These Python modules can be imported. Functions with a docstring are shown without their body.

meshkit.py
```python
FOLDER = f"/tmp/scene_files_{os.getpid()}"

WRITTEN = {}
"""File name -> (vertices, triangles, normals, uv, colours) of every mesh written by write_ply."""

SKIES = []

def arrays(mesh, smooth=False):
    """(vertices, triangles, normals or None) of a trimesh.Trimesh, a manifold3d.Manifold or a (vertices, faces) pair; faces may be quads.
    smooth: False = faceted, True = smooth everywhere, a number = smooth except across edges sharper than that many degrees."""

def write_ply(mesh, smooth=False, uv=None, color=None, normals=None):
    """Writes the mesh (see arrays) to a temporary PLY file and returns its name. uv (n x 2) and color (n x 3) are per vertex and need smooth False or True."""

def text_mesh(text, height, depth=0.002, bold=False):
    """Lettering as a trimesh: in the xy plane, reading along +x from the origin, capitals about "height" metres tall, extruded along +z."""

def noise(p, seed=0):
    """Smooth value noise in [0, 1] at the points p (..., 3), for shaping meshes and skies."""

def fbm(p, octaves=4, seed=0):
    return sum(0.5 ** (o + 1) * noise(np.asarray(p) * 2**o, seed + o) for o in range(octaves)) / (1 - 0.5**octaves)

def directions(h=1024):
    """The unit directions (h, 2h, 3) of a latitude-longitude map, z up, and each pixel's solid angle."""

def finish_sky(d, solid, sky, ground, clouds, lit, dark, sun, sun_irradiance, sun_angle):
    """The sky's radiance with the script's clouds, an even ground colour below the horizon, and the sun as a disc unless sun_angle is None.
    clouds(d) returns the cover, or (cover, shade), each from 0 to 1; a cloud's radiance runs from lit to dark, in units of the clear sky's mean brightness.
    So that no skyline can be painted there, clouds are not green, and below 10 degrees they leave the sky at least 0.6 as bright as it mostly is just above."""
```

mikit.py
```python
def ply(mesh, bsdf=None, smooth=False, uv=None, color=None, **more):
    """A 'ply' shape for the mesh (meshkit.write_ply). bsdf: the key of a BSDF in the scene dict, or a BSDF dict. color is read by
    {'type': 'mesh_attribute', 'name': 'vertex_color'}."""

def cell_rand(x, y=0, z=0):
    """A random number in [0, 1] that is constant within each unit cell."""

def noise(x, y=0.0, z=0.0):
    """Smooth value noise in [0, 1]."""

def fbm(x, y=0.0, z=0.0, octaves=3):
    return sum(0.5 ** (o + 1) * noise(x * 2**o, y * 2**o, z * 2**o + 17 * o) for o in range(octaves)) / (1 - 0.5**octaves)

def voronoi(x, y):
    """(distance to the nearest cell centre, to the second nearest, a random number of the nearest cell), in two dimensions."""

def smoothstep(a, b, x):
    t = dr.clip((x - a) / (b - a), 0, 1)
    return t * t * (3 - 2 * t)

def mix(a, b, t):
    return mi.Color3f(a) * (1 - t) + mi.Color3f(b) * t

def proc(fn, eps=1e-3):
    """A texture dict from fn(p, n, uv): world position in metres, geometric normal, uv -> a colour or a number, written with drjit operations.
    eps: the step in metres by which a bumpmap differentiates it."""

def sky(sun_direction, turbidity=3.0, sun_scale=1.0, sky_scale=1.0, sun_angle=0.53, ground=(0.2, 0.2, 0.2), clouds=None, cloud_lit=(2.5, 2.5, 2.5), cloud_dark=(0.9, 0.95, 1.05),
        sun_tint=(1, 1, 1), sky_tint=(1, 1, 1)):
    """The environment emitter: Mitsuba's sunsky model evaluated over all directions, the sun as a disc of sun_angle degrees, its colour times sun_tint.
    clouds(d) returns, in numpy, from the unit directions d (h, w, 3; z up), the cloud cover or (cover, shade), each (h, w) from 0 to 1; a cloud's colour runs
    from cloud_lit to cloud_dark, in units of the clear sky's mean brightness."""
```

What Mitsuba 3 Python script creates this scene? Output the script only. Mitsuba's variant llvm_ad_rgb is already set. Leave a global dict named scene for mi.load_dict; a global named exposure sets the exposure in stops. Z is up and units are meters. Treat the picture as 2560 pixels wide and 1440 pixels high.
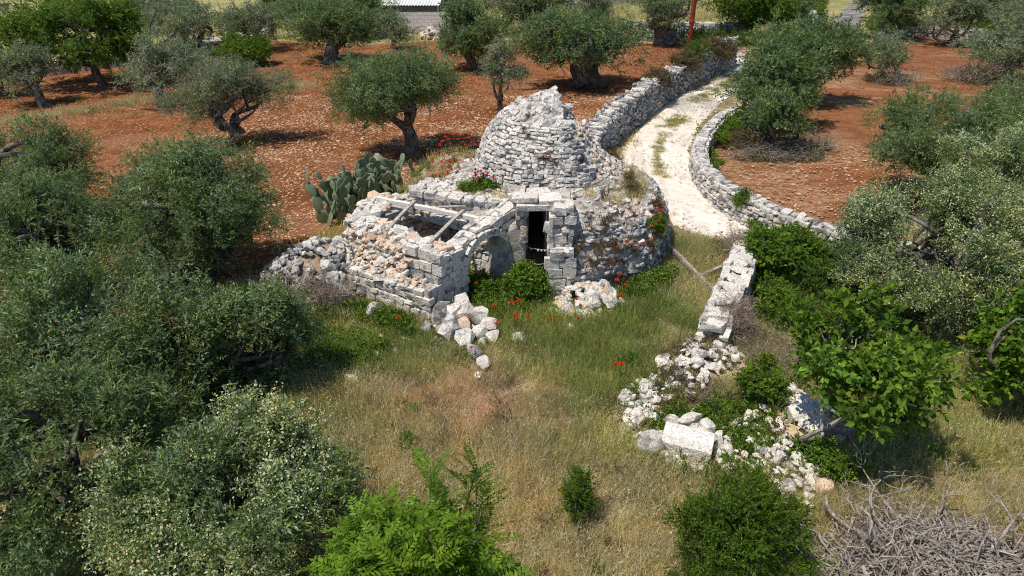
import math
import numpy as np
import trimesh
import manifold3d as m3
import shapely
from shapely.geometry import Polygon, Point, LineString
import drjit as dr
import mitsuba as mi
import mikit
import meshkit
from mikit import proc, noise, fbm, voronoi, smoothstep, mix, cell_rand

T = mi.ScalarTransform4f
scene, labels = {}, {}

# ---------------------------------------------------------------- camera, light, exposure
EYE = np.array([0.0, 0.0, 7.8])
PITCH = math.radians(29.0)
scene['camera'] = {'type': 'perspective', 'fov': 73.74, 'fov_axis': 'x', 'near_clip': 0.1, 'far_clip': 2000.0,
                   'to_world': T().look_at(origin=EYE.tolist(), target=[0, math.cos(PITCH) * 10, EYE[2] - math.sin(PITCH) * 10], up=[0, 0, 1])}
scene['sky'] = mikit.sky([-0.36, -0.20, 0.91], turbidity=3.0, sun_tint=(0.95, 1.0, 1.08), ground=(0.2, 0.17, 0.12))
exposure = 1.6

R = np.random.default_rng(11)


# ---------------------------------------------------------------- names
def new(name):
    k, n = name, 0
    while k in labels or k in scene:
        n += 1
        k = f'{name}_{n:03d}'
    return k


def thing(name, label, cat, group=None, kind=None):
    k = new(name)
    labels[k] = {'label': label, 'category': cat}
    if group:
        labels[k]['group'] = group
    if kind:
        labels[k]['kind'] = kind
    return k


def part(holder, name, shape, label=None, kind=None):
    base = holder + '__' + name
    k, n = base, 0
    while k in scene:
        n += 1
        k = f'{base}_{n:03d}'
    scene[k] = shape
    if label or kind:
        labels[k] = {}
        if label:
            labels[k]['label'] = label
        if kind:
            labels[k]['kind'] = kind
    return k


def structure(name, shape, label):
    k = new(name)
    scene[k] = shape
    labels[k] = {'label': label, 'kind': 'structure'}
    return k


# ---------------------------------------------------------------- materials
def C(*a):
    return mi.Color3f(*a)


def rgb(*a):
    return {'type': 'rgb', 'value': list(a)}


def stone_bsdf(base, alt, lichen, amount, dark=(0.10, 0.10, 0.105)):
    def col(p, n, uv):
        a = fbm(p.x * 2.3 + 3, p.y * 2.3, p.z * 2.3, 3)
        c = mix(base, alt, smoothstep(0.35, 0.65, a))
        g = fbm(p.x * 34, p.y * 34, p.z * 34, 2)
        c = c * (0.72 + 0.56 * g)
        pit = smoothstep(0.60, 0.72, noise(p.x * 46, p.y * 46, p.z * 46))
        l = smoothstep(0.56 - amount, 0.68 - amount, fbm(p.x * 7 + 7, p.y * 7, p.z * 7 + 2, 4))
        c = mix(c, C(*lichen) * (0.6 + 0.8 * g), l * 0.75)
        return mix(c, C(*dark), pit * 0.35)

    def bump(p, n, uv):
        return fbm(p.x * 26, p.y * 26, p.z * 26, 3)
    return {'type': 'bumpmap', 'arbitrary': proc(bump, 2e-3), 'scale': 0.013,
            'bsdf': {'type': 'twosided', 'b': {'type': 'diffuse', 'reflectance': proc(col)}}}


scene['m_grey'] = stone_bsdf((0.52, 0.52, 0.515), (0.63, 0.62, 0.60), (0.18, 0.18, 0.185), 0.04)
scene['m_dark'] = stone_bsdf((0.37, 0.375, 0.385), (0.50, 0.50, 0.50), (0.11, 0.11, 0.115), 0.10)
scene['m_pale'] = stone_bsdf((0.66, 0.64, 0.60), (0.74, 0.715, 0.67), (0.30, 0.265, 0.26), -0.02)
scene['m_white'] = stone_bsdf((0.74, 0.725, 0.69), (0.66, 0.645, 0.61), (0.34, 0.33, 0.32), -0.04)
scene['m_warm'] = stone_bsdf((0.67, 0.50, 0.37), (0.71, 0.60, 0.50), (0.42, 0.31, 0.23), -0.05)
scene['m_hewn'] = stone_bsdf((0.84, 0.83, 0.80), (0.80, 0.785, 0.75), (0.66, 0.645, 0.61), -0.12)
scene['m_core'] = stone_bsdf((0.42, 0.395, 0.36), (0.52, 0.495, 0.455), (0.18, 0.175, 0.17), 0.02)

scene['m_leaf'] = {'type': 'principledthin', 'base_color': {'type': 'mesh_attribute', 'name': 'vertex_color'}, 'roughness': 0.45, 'eta': 1.45, 'diff_trans': 0.95, 'spec_trans': 0.0}
scene['m_gloss_leaf'] = {'type': 'principledthin', 'base_color': {'type': 'mesh_attribute', 'name': 'vertex_color'}, 'roughness': 0.36, 'eta': 1.45, 'diff_trans': 0.95, 'spec_trans': 0.0}
scene['m_vcol'] = {'type': 'twosided', 'b': {'type': 'diffuse', 'reflectance': {'type': 'mesh_attribute', 'name': 'vertex_color'}}}


def bark_col(a, b):
    def col(p, n, uv):
        v = fbm(p.x * 22, p.y * 22, p.z * 5, 3)
        s = smoothstep(0.5, 0.7, fbm(p.x * 6, p.y * 6, p.z * 6, 3))
        return mix(mix(a, b, smoothstep(0.3, 0.7, v)), C(0.34, 0.33, 0.30), s * 0.5)
    return col


scene['m_bark'] = {'type': 'twosided', 'b': {'type': 'diffuse', 'reflectance': proc(bark_col((0.055, 0.05, 0.042), (0.20, 0.185, 0.16)))}}
scene['m_deadwood'] = {'type': 'twosided', 'b': {'type': 'diffuse', 'reflectance': proc(bark_col((0.20, 0.17, 0.15), (0.43, 0.40, 0.37)))}}


def timber_col(p, n, uv):
    g = fbm(p.x * 7 + p.y * 3, p.y * 60 + p.x * 30, p.z * 60, 3)
    return mix(C(0.30, 0.28, 0.25), C(0.56, 0.53, 0.49), smoothstep(0.3, 0.7, g))


scene['m_timber'] = {'type': 'twosided', 'b': {'type': 'diffuse', 'reflectance': proc(timber_col)}}


def whitewood_col(p, n, uv):
    g = fbm(p.x * 9, p.y * 30, p.z * 40, 3)
    return mix(C(0.78, 0.77, 0.74), C(0.45, 0.42, 0.38), smoothstep(0.62, 0.75, g))


scene['m_whitewood'] = {'type': 'twosided', 'b': {'type': 'diffuse', 'reflectance': proc(whitewood_col)}}


def ground_col(p, n, uv):
    a = fbm(p.x * 0.35, p.y * 0.35, 0, 4)
    b = fbm(p.x * 3.1, p.y * 3.1, 5, 3)
    g = fbm(p.x * 28, p.y * 28, 0, 2)
    near = mix(C(0.40, 0.32, 0.215), C(0.56, 0.47, 0.335), smoothstep(0.3, 0.7, b))
    near = mix(near, C(0.10, 0.12, 0.045), smoothstep(0.52, 0.62, a) * 0.6)
    far = mix(C(0.24, 0.25, 0.10), C(0.36, 0.33, 0.17), smoothstep(0.35, 0.65, a * 0.6 + b * 0.4))
    return mix(near, far, smoothstep(38.0, 46.0, p.y + 3 * a)) * (0.75 + 0.5 * g)


def soil_col(p, n, uv):
    a = fbm(p.x * 0.22 + 4, p.y * 0.5, 0, 4)
    b = fbm(p.x * 2.7, p.y * 2.7, 3, 3)
    g = fbm(p.x * 30, p.y * 30, p.z * 30, 2)
    c = mix(C(0.178, 0.069, 0.030), C(0.24, 0.101, 0.047), smoothstep(0.3, 0.7, b))
    c = mix(c, C(0.26, 0.135, 0.078), smoothstep(0.5, 0.68, a) * 0.7)
    damp = smoothstep(0.52, 0.66, fbm(p.x * 0.7 + 9, p.y * 0.5, 2, 4))
    c = mix(c, C(0.105, 0.047, 0.027), damp * 0.4)
    d1, d2, w = voronoi(p.x * 6.5, p.y * 6.5)
    peb = (1 - smoothstep(0.20, 0.30, d1)) * smoothstep(0.35, 0.45, w)
    c = mix(c, mix(C(0.36, 0.19, 0.10), C(0.52, 0.34, 0.20), noise(p.x * 9, p.y * 9)), peb * 0.85)
    return c * (0.68 + 0.64 * g)


def soil2_col(p, n, uv):
    a = fbm(p.x * 0.25 + 4, p.y * 0.6, 0, 4)
    b = fbm(p.x * 2.1, p.y * 3.3, 3, 3)
    g = fbm(p.x * 26, p.y * 26, p.z * 30, 2)
    c = mix(C(0.20, 0.086, 0.042), C(0.265, 0.122, 0.062), smoothstep(0.3, 0.7, b))
    straw = smoothstep(0.50, 0.66, a) * smoothstep(0.35, 0.6, fbm(p.x * 5, p.y * 9, 1, 3))
    c = mix(c, C(0.36, 0.25, 0.155), straw * 0.7)
    return c * (0.7 + 0.6 * g)


def gravel_col(p, n, uv):
    a = fbm(p.x * 0.9, p.y * 0.5, 0, 4)
    b = fbm(p.x * 7, p.y * 7, 2, 3)
    g = noise(p.x * 60, p.y * 60)
    rut = fbm(p.x * 4.2 + 0.8 * fbm(p.x, p.y * 0.6, 3, 2), p.y * 0.55, 7, 3)
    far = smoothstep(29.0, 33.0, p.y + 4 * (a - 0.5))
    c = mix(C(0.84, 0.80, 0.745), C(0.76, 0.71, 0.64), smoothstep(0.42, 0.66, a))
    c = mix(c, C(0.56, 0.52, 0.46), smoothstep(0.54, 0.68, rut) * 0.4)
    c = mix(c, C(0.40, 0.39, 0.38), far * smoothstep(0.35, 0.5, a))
    c = mix(c, C(0.47, 0.42, 0.34), smoothstep(0.58, 0.72, b) * 0.5)
    return c * (0.85 + 0.3 * g)


def verge_col(p, n, uv):
    b = fbm(p.x * 4, p.y * 4, 2, 4)
    g = noise(p.x * 45, p.y * 45)
    return mix(C(0.21, 0.155, 0.10), C(0.40, 0.32, 0.23), smoothstep(0.4, 0.65, b)) * (0.75 + 0.5 * g)


def asphalt_col(p, n, uv):
    b = fbm(p.x * 1.5, p.y * 1.5, 2, 4)
    return mix(C(0.17, 0.17, 0.175), C(0.30, 0.29, 0.28), smoothstep(0.3, 0.75, b))


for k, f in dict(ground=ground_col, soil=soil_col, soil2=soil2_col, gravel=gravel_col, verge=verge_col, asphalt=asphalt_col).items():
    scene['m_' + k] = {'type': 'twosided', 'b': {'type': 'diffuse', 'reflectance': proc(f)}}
scene['m_rust'] = {'type': 'twosided', 'b': {'type': 'diffuse', 'reflectance': proc(lambda p, n, uv: mix(C(0.22, 0.045, 0.022), C(0.32, 0.085, 0.04), fbm(p.x * 9, p.y * 9, p.z * 3, 3)))}}
scene['m_block'] = {'type': 'twosided', 'b': {'type': 'diffuse', 'reflectance': proc(lambda p, n, uv: mix(C(0.70, 0.68, 0.65), C(0.80, 0.78, 0.74), fbm(p.x * 5, p.y * 5, p.z * 5, 4)))}}
scene['m_roof'] = {'type': 'twosided', 'b': {'type': 'diffuse', 'reflectance': rgb(0.74, 0.76, 0.78)}}
scene['m_cactus'] = {'type': 'roughplastic', 'diffuse_reflectance': proc(lambda p, n, uv: mix(mix(C(0.17, 0.25, 0.155), C(0.27, 0.345, 0.20), fbm(p.x * 3.3, p.y * 3.3, p.z * 3.3, 2)), C(0.36, 0.34, 0.19), smoothstep(0.62, 0.8, fbm(p.x * 11, p.y * 11, p.z * 11, 2)) * 0.6)), 'alpha': 0.35}


# ---------------------------------------------------------------- mesh tools
def unit(v):
    return v / (np.linalg.norm(v, axis=-1, keepdims=True) + 1e-12)


def tube(pts, rad, sides=6, wob=0.0, seed=0):
    p = np.asarray(pts, float)
    t = unit(np.gradient(p, axis=0))
    ref = np.array([0.31, 0.17, 0.94]) if abs(t[0, 2]) < 0.8 else np.array([0.9, 0.3, 0.1])
    a = unit(np.cross(t, ref))
    b = np.cross(t, a)
    ang = np.arange(sides) * 2 * np.pi / sides
    r = np.broadcast_to(np.asarray(rad, float), (len(p),))[:, None, None] * np.ones((1, sides, 1))
    v = p[:, None] + r * (np.cos(ang)[None, :, None] * a[:, None] + np.sin(ang)[None, :, None] * b[:, None])
    if wob:
        q = (meshkit.noise(np.stack([np.cos(ang)[None, :] * 2 + seed * 7.1, np.sin(ang)[None, :] * 2 + 0 * v[..., 0], v[..., 2] * 1.6], -1)
                           if False else np.stack([np.broadcast_to(np.cos(ang) * 2.3, v.shape[:2]) + seed * 7.1, np.broadcast_to(np.sin(ang) * 2.3, v.shape[:2]), v[..., 2] * 1.7], -1)) - 0.5)
        v = p[:, None] + (v - p[:, None]) * (1 + 2 * wob * q[..., None])
    n = len(p)
    i, j = np.meshgrid(np.arange(n - 1), np.arange(sides), indexing='ij')
    k = np.stack([i * sides + j, i * sides + (j + 1) % sides, (i + 1) * sides + (j + 1) % sides, (i + 1) * sides + j], -1).reshape(-1, 4)
    f = np.vstack([k[:, [0, 1, 2]], k[:, [0, 2, 3]]])
    v = np.vstack([v.reshape(-1, 3), p[:1], p[-1:]])
    c0, c1 = n * sides, n * sides + 1
    j = np.arange(sides)
    f = np.vstack([f, np.stack([np.full(sides, c0), (j + 1) % sides, j], 1), np.stack([np.full(sides, c1), (n - 1) * sides + j, (n - 1) * sides + (j + 1) % sides], 1)])
    return v, f


def join(ms):
    vs, fs, at = [], [], 0
    for v, f in ms:
        vs.append(v)
        fs.append(np.asarray(f) + at)
        at += len(v)
    return np.vstack(vs), np.vstack(fs)


def curve(a, b, n=7, bend=0.15, rng=R, sag=0.0):
    a, b = np.asarray(a, float), np.asarray(b, float)
    L = np.linalg.norm(b - a)
    t = np.linspace(0, 1, n)[:, None]
    off = rng.normal(0, bend * L, 3)
    off2 = rng.normal(0, bend * L * 0.6, 3)
    p = a + (b - a) * t + off * np.sin(np.pi * t) + off2 * np.sin(2 * np.pi * t)
    p[:, 2] += sag * L * np.sin(np.pi * t[:, 0])
    return p


def solid(m):
    q = m.to_mesh()
    return np.array(q.vert_properties[:, :3]), np.array(q.tri_verts)


def prism(poly, z0, z1):
    cs = m3.CrossSection([np.asarray(poly, float)], m3.FillRule.NonZero)
    return m3.Manifold.extrude(cs, z1 - z0).translate([0, 0, z0])


# ---------------------------------------------------------------- stones
def hull_stone(rng, p, n=22):
    d = unit(rng.normal(size=(n, 3)))
    s = (np.abs(d) ** p).sum(1) ** (-1 / p)
    v = d * (s * rng.uniform(0.86, 1.06, n))[:, None]
    h = trimesh.convex.convex_hull(v)
    ext = np.abs(h.vertices).max(0)
    return trimesh.Trimesh(h.vertices / ext * 0.5, h.faces, process=False)


SR = np.random.default_rng(5)
BLOCKY = [hull_stone(SR, 6.0, 24) for _ in range(14)]
ROUGH = [hull_stone(SR, 3.0, 20) for _ in range(14)]


def dressed_stone(rng, low=0.93, c0=0.08, c1=0.2):
    c = np.array([[x, y, z] for x in (-1, 1) for y in (-1, 1) for z in (-1, 1)], float)
    pts = []
    for p in c:
        p = p * rng.uniform(low, 1.0, 3)
        for k in range(3):
            q = p.copy()
            q[k] *= 1 - rng.uniform(c0, c1)
            pts.append(q)
    h = trimesh.convex.convex_hull(np.array(pts))
    return trimesh.Trimesh(h.vertices * 0.5, h.faces, process=False)


DRESSED = [dressed_stone(SR) for _ in range(8)]
HULLS = BLOCKY[:]
BLOCKY = BLOCKY[:6] + [dressed_stone(SR, 0.74, 0.10, 0.42) for _ in range(14)]
PLYS = {id(t): mikit.ply(t, smooth=32) for t in BLOCKY + HULLS + ROUGH + DRESSED}


class Stones:
    """Collects stones of one holder; emit() makes the ones that show largest single parts, the rest one part."""

    def __init__(self):
        self.s = []

    def add(self, c, ax, dims, mat, kind=BLOCKY, tilt=0.08):
        ax = np.asarray(ax, float)  # rows: tangent, up, normal
        w = R.normal(0, tilt, 3)
        rot = trimesh.transformations.euler_matrix(*w)[:3, :3]
        A = (ax.T @ rot) * np.asarray(dims, float)[None, :]
        self.s.append((np.asarray(c, float), A, mat, kind[R.integers(len(kind))]))

    def emit(self, holder, cap=300, name='stone', rest='stone_infill'):
        cent = np.array([s[0] for s in self.s])
        size = np.array([np.linalg.det(s[1]) ** (2 / 3) if np.linalg.det(s[1]) > 0 else 0 for s in self.s])
        order = np.argsort(-size / ((cent - EYE) ** 2).sum(1))
        for i in order[:cap]:
            c, A, mat, t = self.s[i]
            M = np.eye(4)
            M[:3, :3], M[:3, 3] = A, c
            part(holder, name, {**PLYS[id(t)], 'to_world': T(M.tolist()), 'bsdf': {'type': 'ref', 'id': mat}})
        by = {}
        for i in order[cap:]:
            c, A, mat, t = self.s[i]
            by.setdefault(mat, []).append((t.vertices @ A.T + c, t.faces))
        for n, (mat, ms) in enumerate(by.items()):
            scene[f'{holder}__{rest}__{n + 1:03d}'] = mikit.ply(join(ms), mat)
        if by:
            labels[f'{holder}__{rest}'] = {'kind': 'stuff'}
        self.s = []


def pick(mats):
    names, w = zip(*mats)
    w = np.array(w, float)
    return names[R.choice(len(names), p=w / w.sum())]


def courses(st, P, mats, h=(0.09, 0.16), w=(0.16, 0.34), depth=0.2, skip=None, u0=0.0, u1=1.0, v0=0.0, v1=1.0, kind=BLOCKY, tilt=0.07, out=-0.02, gap=1.08, flip=1.0):
    """Stones in rough courses over the surface P(u, v)."""
    um = 0.5 * (u0 + u1)
    vj = 0.45 if kind is ROUGH else 0.05
    if kind is DRESSED:
        gap = 0.965
    vv = np.linspace(v0, v1, 60)
    col = np.array([P(um, v) for v in vv])
    sv = np.r_[0, np.cumsum(np.linalg.norm(np.diff(col, axis=0), axis=1))]
    s = 0.0
    while s < sv[-1] - 0.03:
        hh = R.uniform(*h)
        v = np.interp(min(s + hh / 2, sv[-1]), sv, vv)
        row = np.array([P(u, v) for u in np.linspace(u0, u1, 50)])
        su = np.r_[0, np.cumsum(np.linalg.norm(np.diff(row, axis=0), axis=1))]
        x = -R.uniform(0, w[0])
        while x < su[-1]:
            ww = R.uniform(*w)
            xc = x + ww / 2
            x += ww
            if xc < 0 or xc > su[-1]:
                continue
            u = np.interp(xc, su, np.linspace(u0, u1, 50))
            c = P(u, v + R.normal(0, vj) * hh / max(sv[-1], 1e-6))
            if skip is not None and skip(c):
                continue
            e = 1e-3
            tu = unit(P(u + e, v) - P(u - e, v))
            tv = unit(P(u, v + e) - P(u, v - e))
            nn = unit(np.cross(tu, tv)) * flip
            tv = np.cross(nn, tu)
            q = R.uniform(0.85, 1.1)
            st.add(c + nn * (out + R.normal(0, 0.012)), [tu, tv, nn], [ww * gap * R.uniform(0.92, 1.08), hh * gap * q, depth * R.uniform(0.8, 1.2)], pick(mats), kind, tilt)
        s += hh


def scatter(st, pos, normal, size, mats, flat=0.6, kind=ROUGH, tilt=0.35):
    for c, n in zip(pos, normal):
        a = R.uniform(0, 2 * np.pi)
        t = unit(np.cross(n, [math.cos(a), math.sin(a), 0.2]))
        b = np.cross(n, t)
        s = R.uniform(*size) if R.random() > 0.12 else size[1] * R.uniform(1.0, 1.5)
        st.add(c, [t, b, n], [s * R.uniform(0.9, 1.5), s * R.uniform(0.7, 1.1), s * flat * R.uniform(0.7, 1.2)], pick(mats), kind, tilt)


def heap_points(h, poly, n):
    poly = Polygon(poly) if not isinstance(poly, Polygon) else poly
    x0, y0, x1, y1 = poly.bounds
    q = R.uniform([x0, y0], [x1, y1], (n * 6, 2))
    q = q[shapely.contains_xy(poly, q[:, 0], q[:, 1])][:n]
    e = 0.05
    z = h(q[:, 0], q[:, 1])
    nx = (h(q[:, 0] - e, q[:, 1]) - h(q[:, 0] + e, q[:, 1])) / (2 * e)
    ny = (h(q[:, 0], q[:, 1] - e) - h(q[:, 0], q[:, 1] + e)) / (2 * e)
    return np.c_[q, z], unit(np.c_[nx, ny, np.ones(len(q))])


def field(poly, h, step=0.25):
    """A sheet of height h(x, y) over the polygon."""
    x0, y0, x1, y1 = poly.bounds
    xs, ys = np.arange(x0, x1 + step, step), np.arange(y0, y1 + step, step)
    X, Y = np.meshgrid(xs, ys)
    ins = shapely.contains_xy(poly, X.ravel() + 1e-6, Y.ravel()).reshape(X.shape)
    idx = np.arange(X.size).reshape(X.shape)
    ok = ins[:-1, :-1] & ins[1:, :-1] & ins[:-1, 1:] & ins[1:, 1:]
    a, b, c, d = idx[:-1, :-1][ok], idx[:-1, 1:][ok], idx[1:, 1:][ok], idx[1:, :-1][ok]
    f = np.vstack([np.stack([a, b, c], 1), np.stack([a, c, d], 1)])
    v = np.c_[X.ravel(), Y.ravel(), h(X.ravel(), Y.ravel())]
    used = np.unique(f)
    re = np.full(len(v), -1)
    re[used] = np.arange(len(used))
    return v[used], re[f]


def n2(x, y, f, seed=0, o=3):
    return meshkit.fbm(np.stack([x * f, y * f, np.zeros_like(x)], -1), o, seed)


# ================================================================ the setting
ROAD_L = [(6.35, 16.0), (4.65, 17.4), (4.15, 19.0), (3.85, 21.8), (3.75, 23.7), (5.2, 27.5), (7.45, 32.2), (9.7, 35.1), (11.1, 37.5), (12.5, 40.2), (13.0, 43.0), (12.0, 47.0)]
ROAD_R = [(7.1, 17.4), (6.5, 20.0), (6.2, 21.8), (6.5, 24.4), (7.6, 27.5), (9.4, 31.1), (11.4, 34.7), (13.0, 38.5), (14.2, 41.9), (14.4, 47.0)]
ROAD = Polygon(ROAD_L + ROAD_R[::-1]).buffer(0.15).buffer(-0.10)
SOIL = Polygon([(-3.2, 17.3), (-1.0, 20.2), (1.0, 21.0), (2.7, 23.6), (4.9, 28.6), (6.8, 32.2), (9.2, 36.4), (12.0, 40.6), (12.0, 46.6), (6.0, 48.3), (-4.0, 49.0), (-9.5, 47.0), (-16.2, 48.5), (-18.4, 44.6), (-22.3, 39.6), (-26, 37), (-34, 31), (-34, 20), (-15, 9), (-5.6, 10.5), (-5.4, 12.6), (-6.3, 13.4), (-5.0, 15.0), (-4.6, 16.4)])
SOIL_R = Polygon([(6.6, 24.0), (9.2, 28.5), (14.5, 33.8), (17.0, 38.0), (19.0, 42.5), (24, 48), (30, 51.5), (34, 47), (34, 41), (24.5, 33), (16.0, 23.0), (11.0, 17.5), (8.6, 16.2), (7.2, 17.3), (6.4, 19.3), (6.2, 21.5)])
TRACK_GRASS = LineString([(-30, 22.5), (-24, 27.0), (-20.5, 28.6), (-17.5, 31.5), (-14.0, 33.8), (-10, 35)])

structure('ground', {**mikit.ply((np.array([[-600, -300, 0], [600, -300, 0], [600, 900, 0], [-600, 900, 0.0]]), np.array([[0, 1, 2], [0, 2, 3]])), 'm_ground')}, 'dry grassy ground with earth showing between tufts')


def h_soil(x, y):
    rows = 0.5 + 0.5 * np.sin((x * 0.45 - y * 0.9) * 5.0 + 3 * n2(x, y, 0.4, 3))
    return 0.012 + 0.055 * n2(x, y, 2.6, 1) + 0.06 * rows * n2(x, y, 0.7, 8)


near_soil = SOIL.intersection(shapely.box(-60, 0, 60, 31))
structure('red_soil_field', mikit.ply(field(SOIL, h_soil, 0.22), 'm_soil', smooth=True), 'ploughed red earth of the orchard strewn with small pale stones')
structure('red_soil_field', mikit.ply(field(SOIL_R, lambda x, y: 0.012 + 0.045 * n2(x, y, 1.7, 4), 0.25), 'm_soil2', smooth=True), 'smooth red earth field with straw beyond the curved wall on the right')
structure('track_verge', mikit.ply(field(ROAD.buffer(0.95), lambda x, y: 0.004 + 0.0 * x, 0.3), 'm_verge'), 'brown dusty verge beside the white track')


def h_road(x, y):
    return 0.010 + 0.03 * n2(x, y, 1.1, 2) + 0.012 * n2(x, y, 6, 5)


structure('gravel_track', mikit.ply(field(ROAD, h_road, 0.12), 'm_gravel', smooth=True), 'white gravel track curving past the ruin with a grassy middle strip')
LANE = Polygon([(20.2, 43.2), (22.6, 53.4), (28.3, 63.6), (40, 85), (43, 85), (30.5, 63), (24.6, 51.0), (22.0, 43.4)])
structure('paved_lane', mikit.ply(field(LANE, lambda x, y: 0.004 + 0.0 * x, 0.4), 'm_asphalt'), 'grey paved lane running away between walls at the upper right')

# ================================================================ the ruin: conical hut
CX, CY = 1.05, 17.15
PR_OK = np.array([(3.12, 0), (2.98, 0.6), (2.84, 1.15), (2.72, 1.55), (2.36, 1.72), (2.05, 1.78), (1.90, 2.28), (1.66, 2.82), (1.36, 3.26), (0.92, 3.50), (0.42, 3.74), (0.04, 3.86)])
PR_BAD = np.array([(3.18, 0), (3.08, 0.55), (2.95, 1.05), (2.75, 1.45), (2.40, 1.62), (2.0, 1.80), (1.66, 2.02), (1.32, 2.30), (1.0, 2.62), (0.66, 3.02), (0.30, 3.42), (0.04, 3.6)])
TT = np.linspace(0, 1, len(PR_OK))


def edge_deg(t):
    # where the standing shell ends: further round to the front the higher it is
    return 302.0 - 24.0 * min(max((t - 0.42) / 0.40, 0.0), 1.0) + 4.0 * math.sin(t * 60.0)


def P_hut(u, t):
    """u: turns counted from +x; t: up the profile."""
    th = u * 2 * np.pi
    d = np.degrees(th) % 360.0
    bad = 0.0
    t = min(max(t, 0.0), 1.0)
    d0 = edge_deg(t)
    if d > d0 or d < 95:
        bad = min(1.0, (d - d0) / 6.0) if d > d0 else min(1.0, (95 - d) / 20.0)
    ro = np.interp(t, TT, PR_OK[:, 0]) * (1 - bad) + np.interp(t, TT, PR_BAD[:, 0]) * bad
    z = np.interp(t, TT, PR_OK[:, 1]) * (1 - bad) + np.interp(t, TT, PR_BAD[:, 1]) * bad
    if bad == 0.0 and 0.3 < t < 0.7:
        lift = min(max((d - 236.0) / 40.0, 0.0), 1.0) * math.exp(-((t - 0.44) / 0.10) ** 2)
        z += 0.26 * lift
    fwd = 0.60 * max(0.0, -math.sin(th)) ** 0.7 * min(max((0.43 - t) / 0.15, 0.0), 1.0)
    if d > d0 and 0.38 < t < 0.9:
        ro -= 0.26 * math.exp(-((d - d0 - 8.0) / 4.5) ** 2) * min(1.0, ro)
    b = meshkit.noise(np.array([math.cos(th) * 2.2, math.sin(th) * 2.2, z * 1.3]), 3) - 0.5
    ro = ro * (1 + 0.05 * b)
    return np.array([CX + ro * math.cos(th), CY + ro * math.sin(th) - fwd, z])


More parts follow.
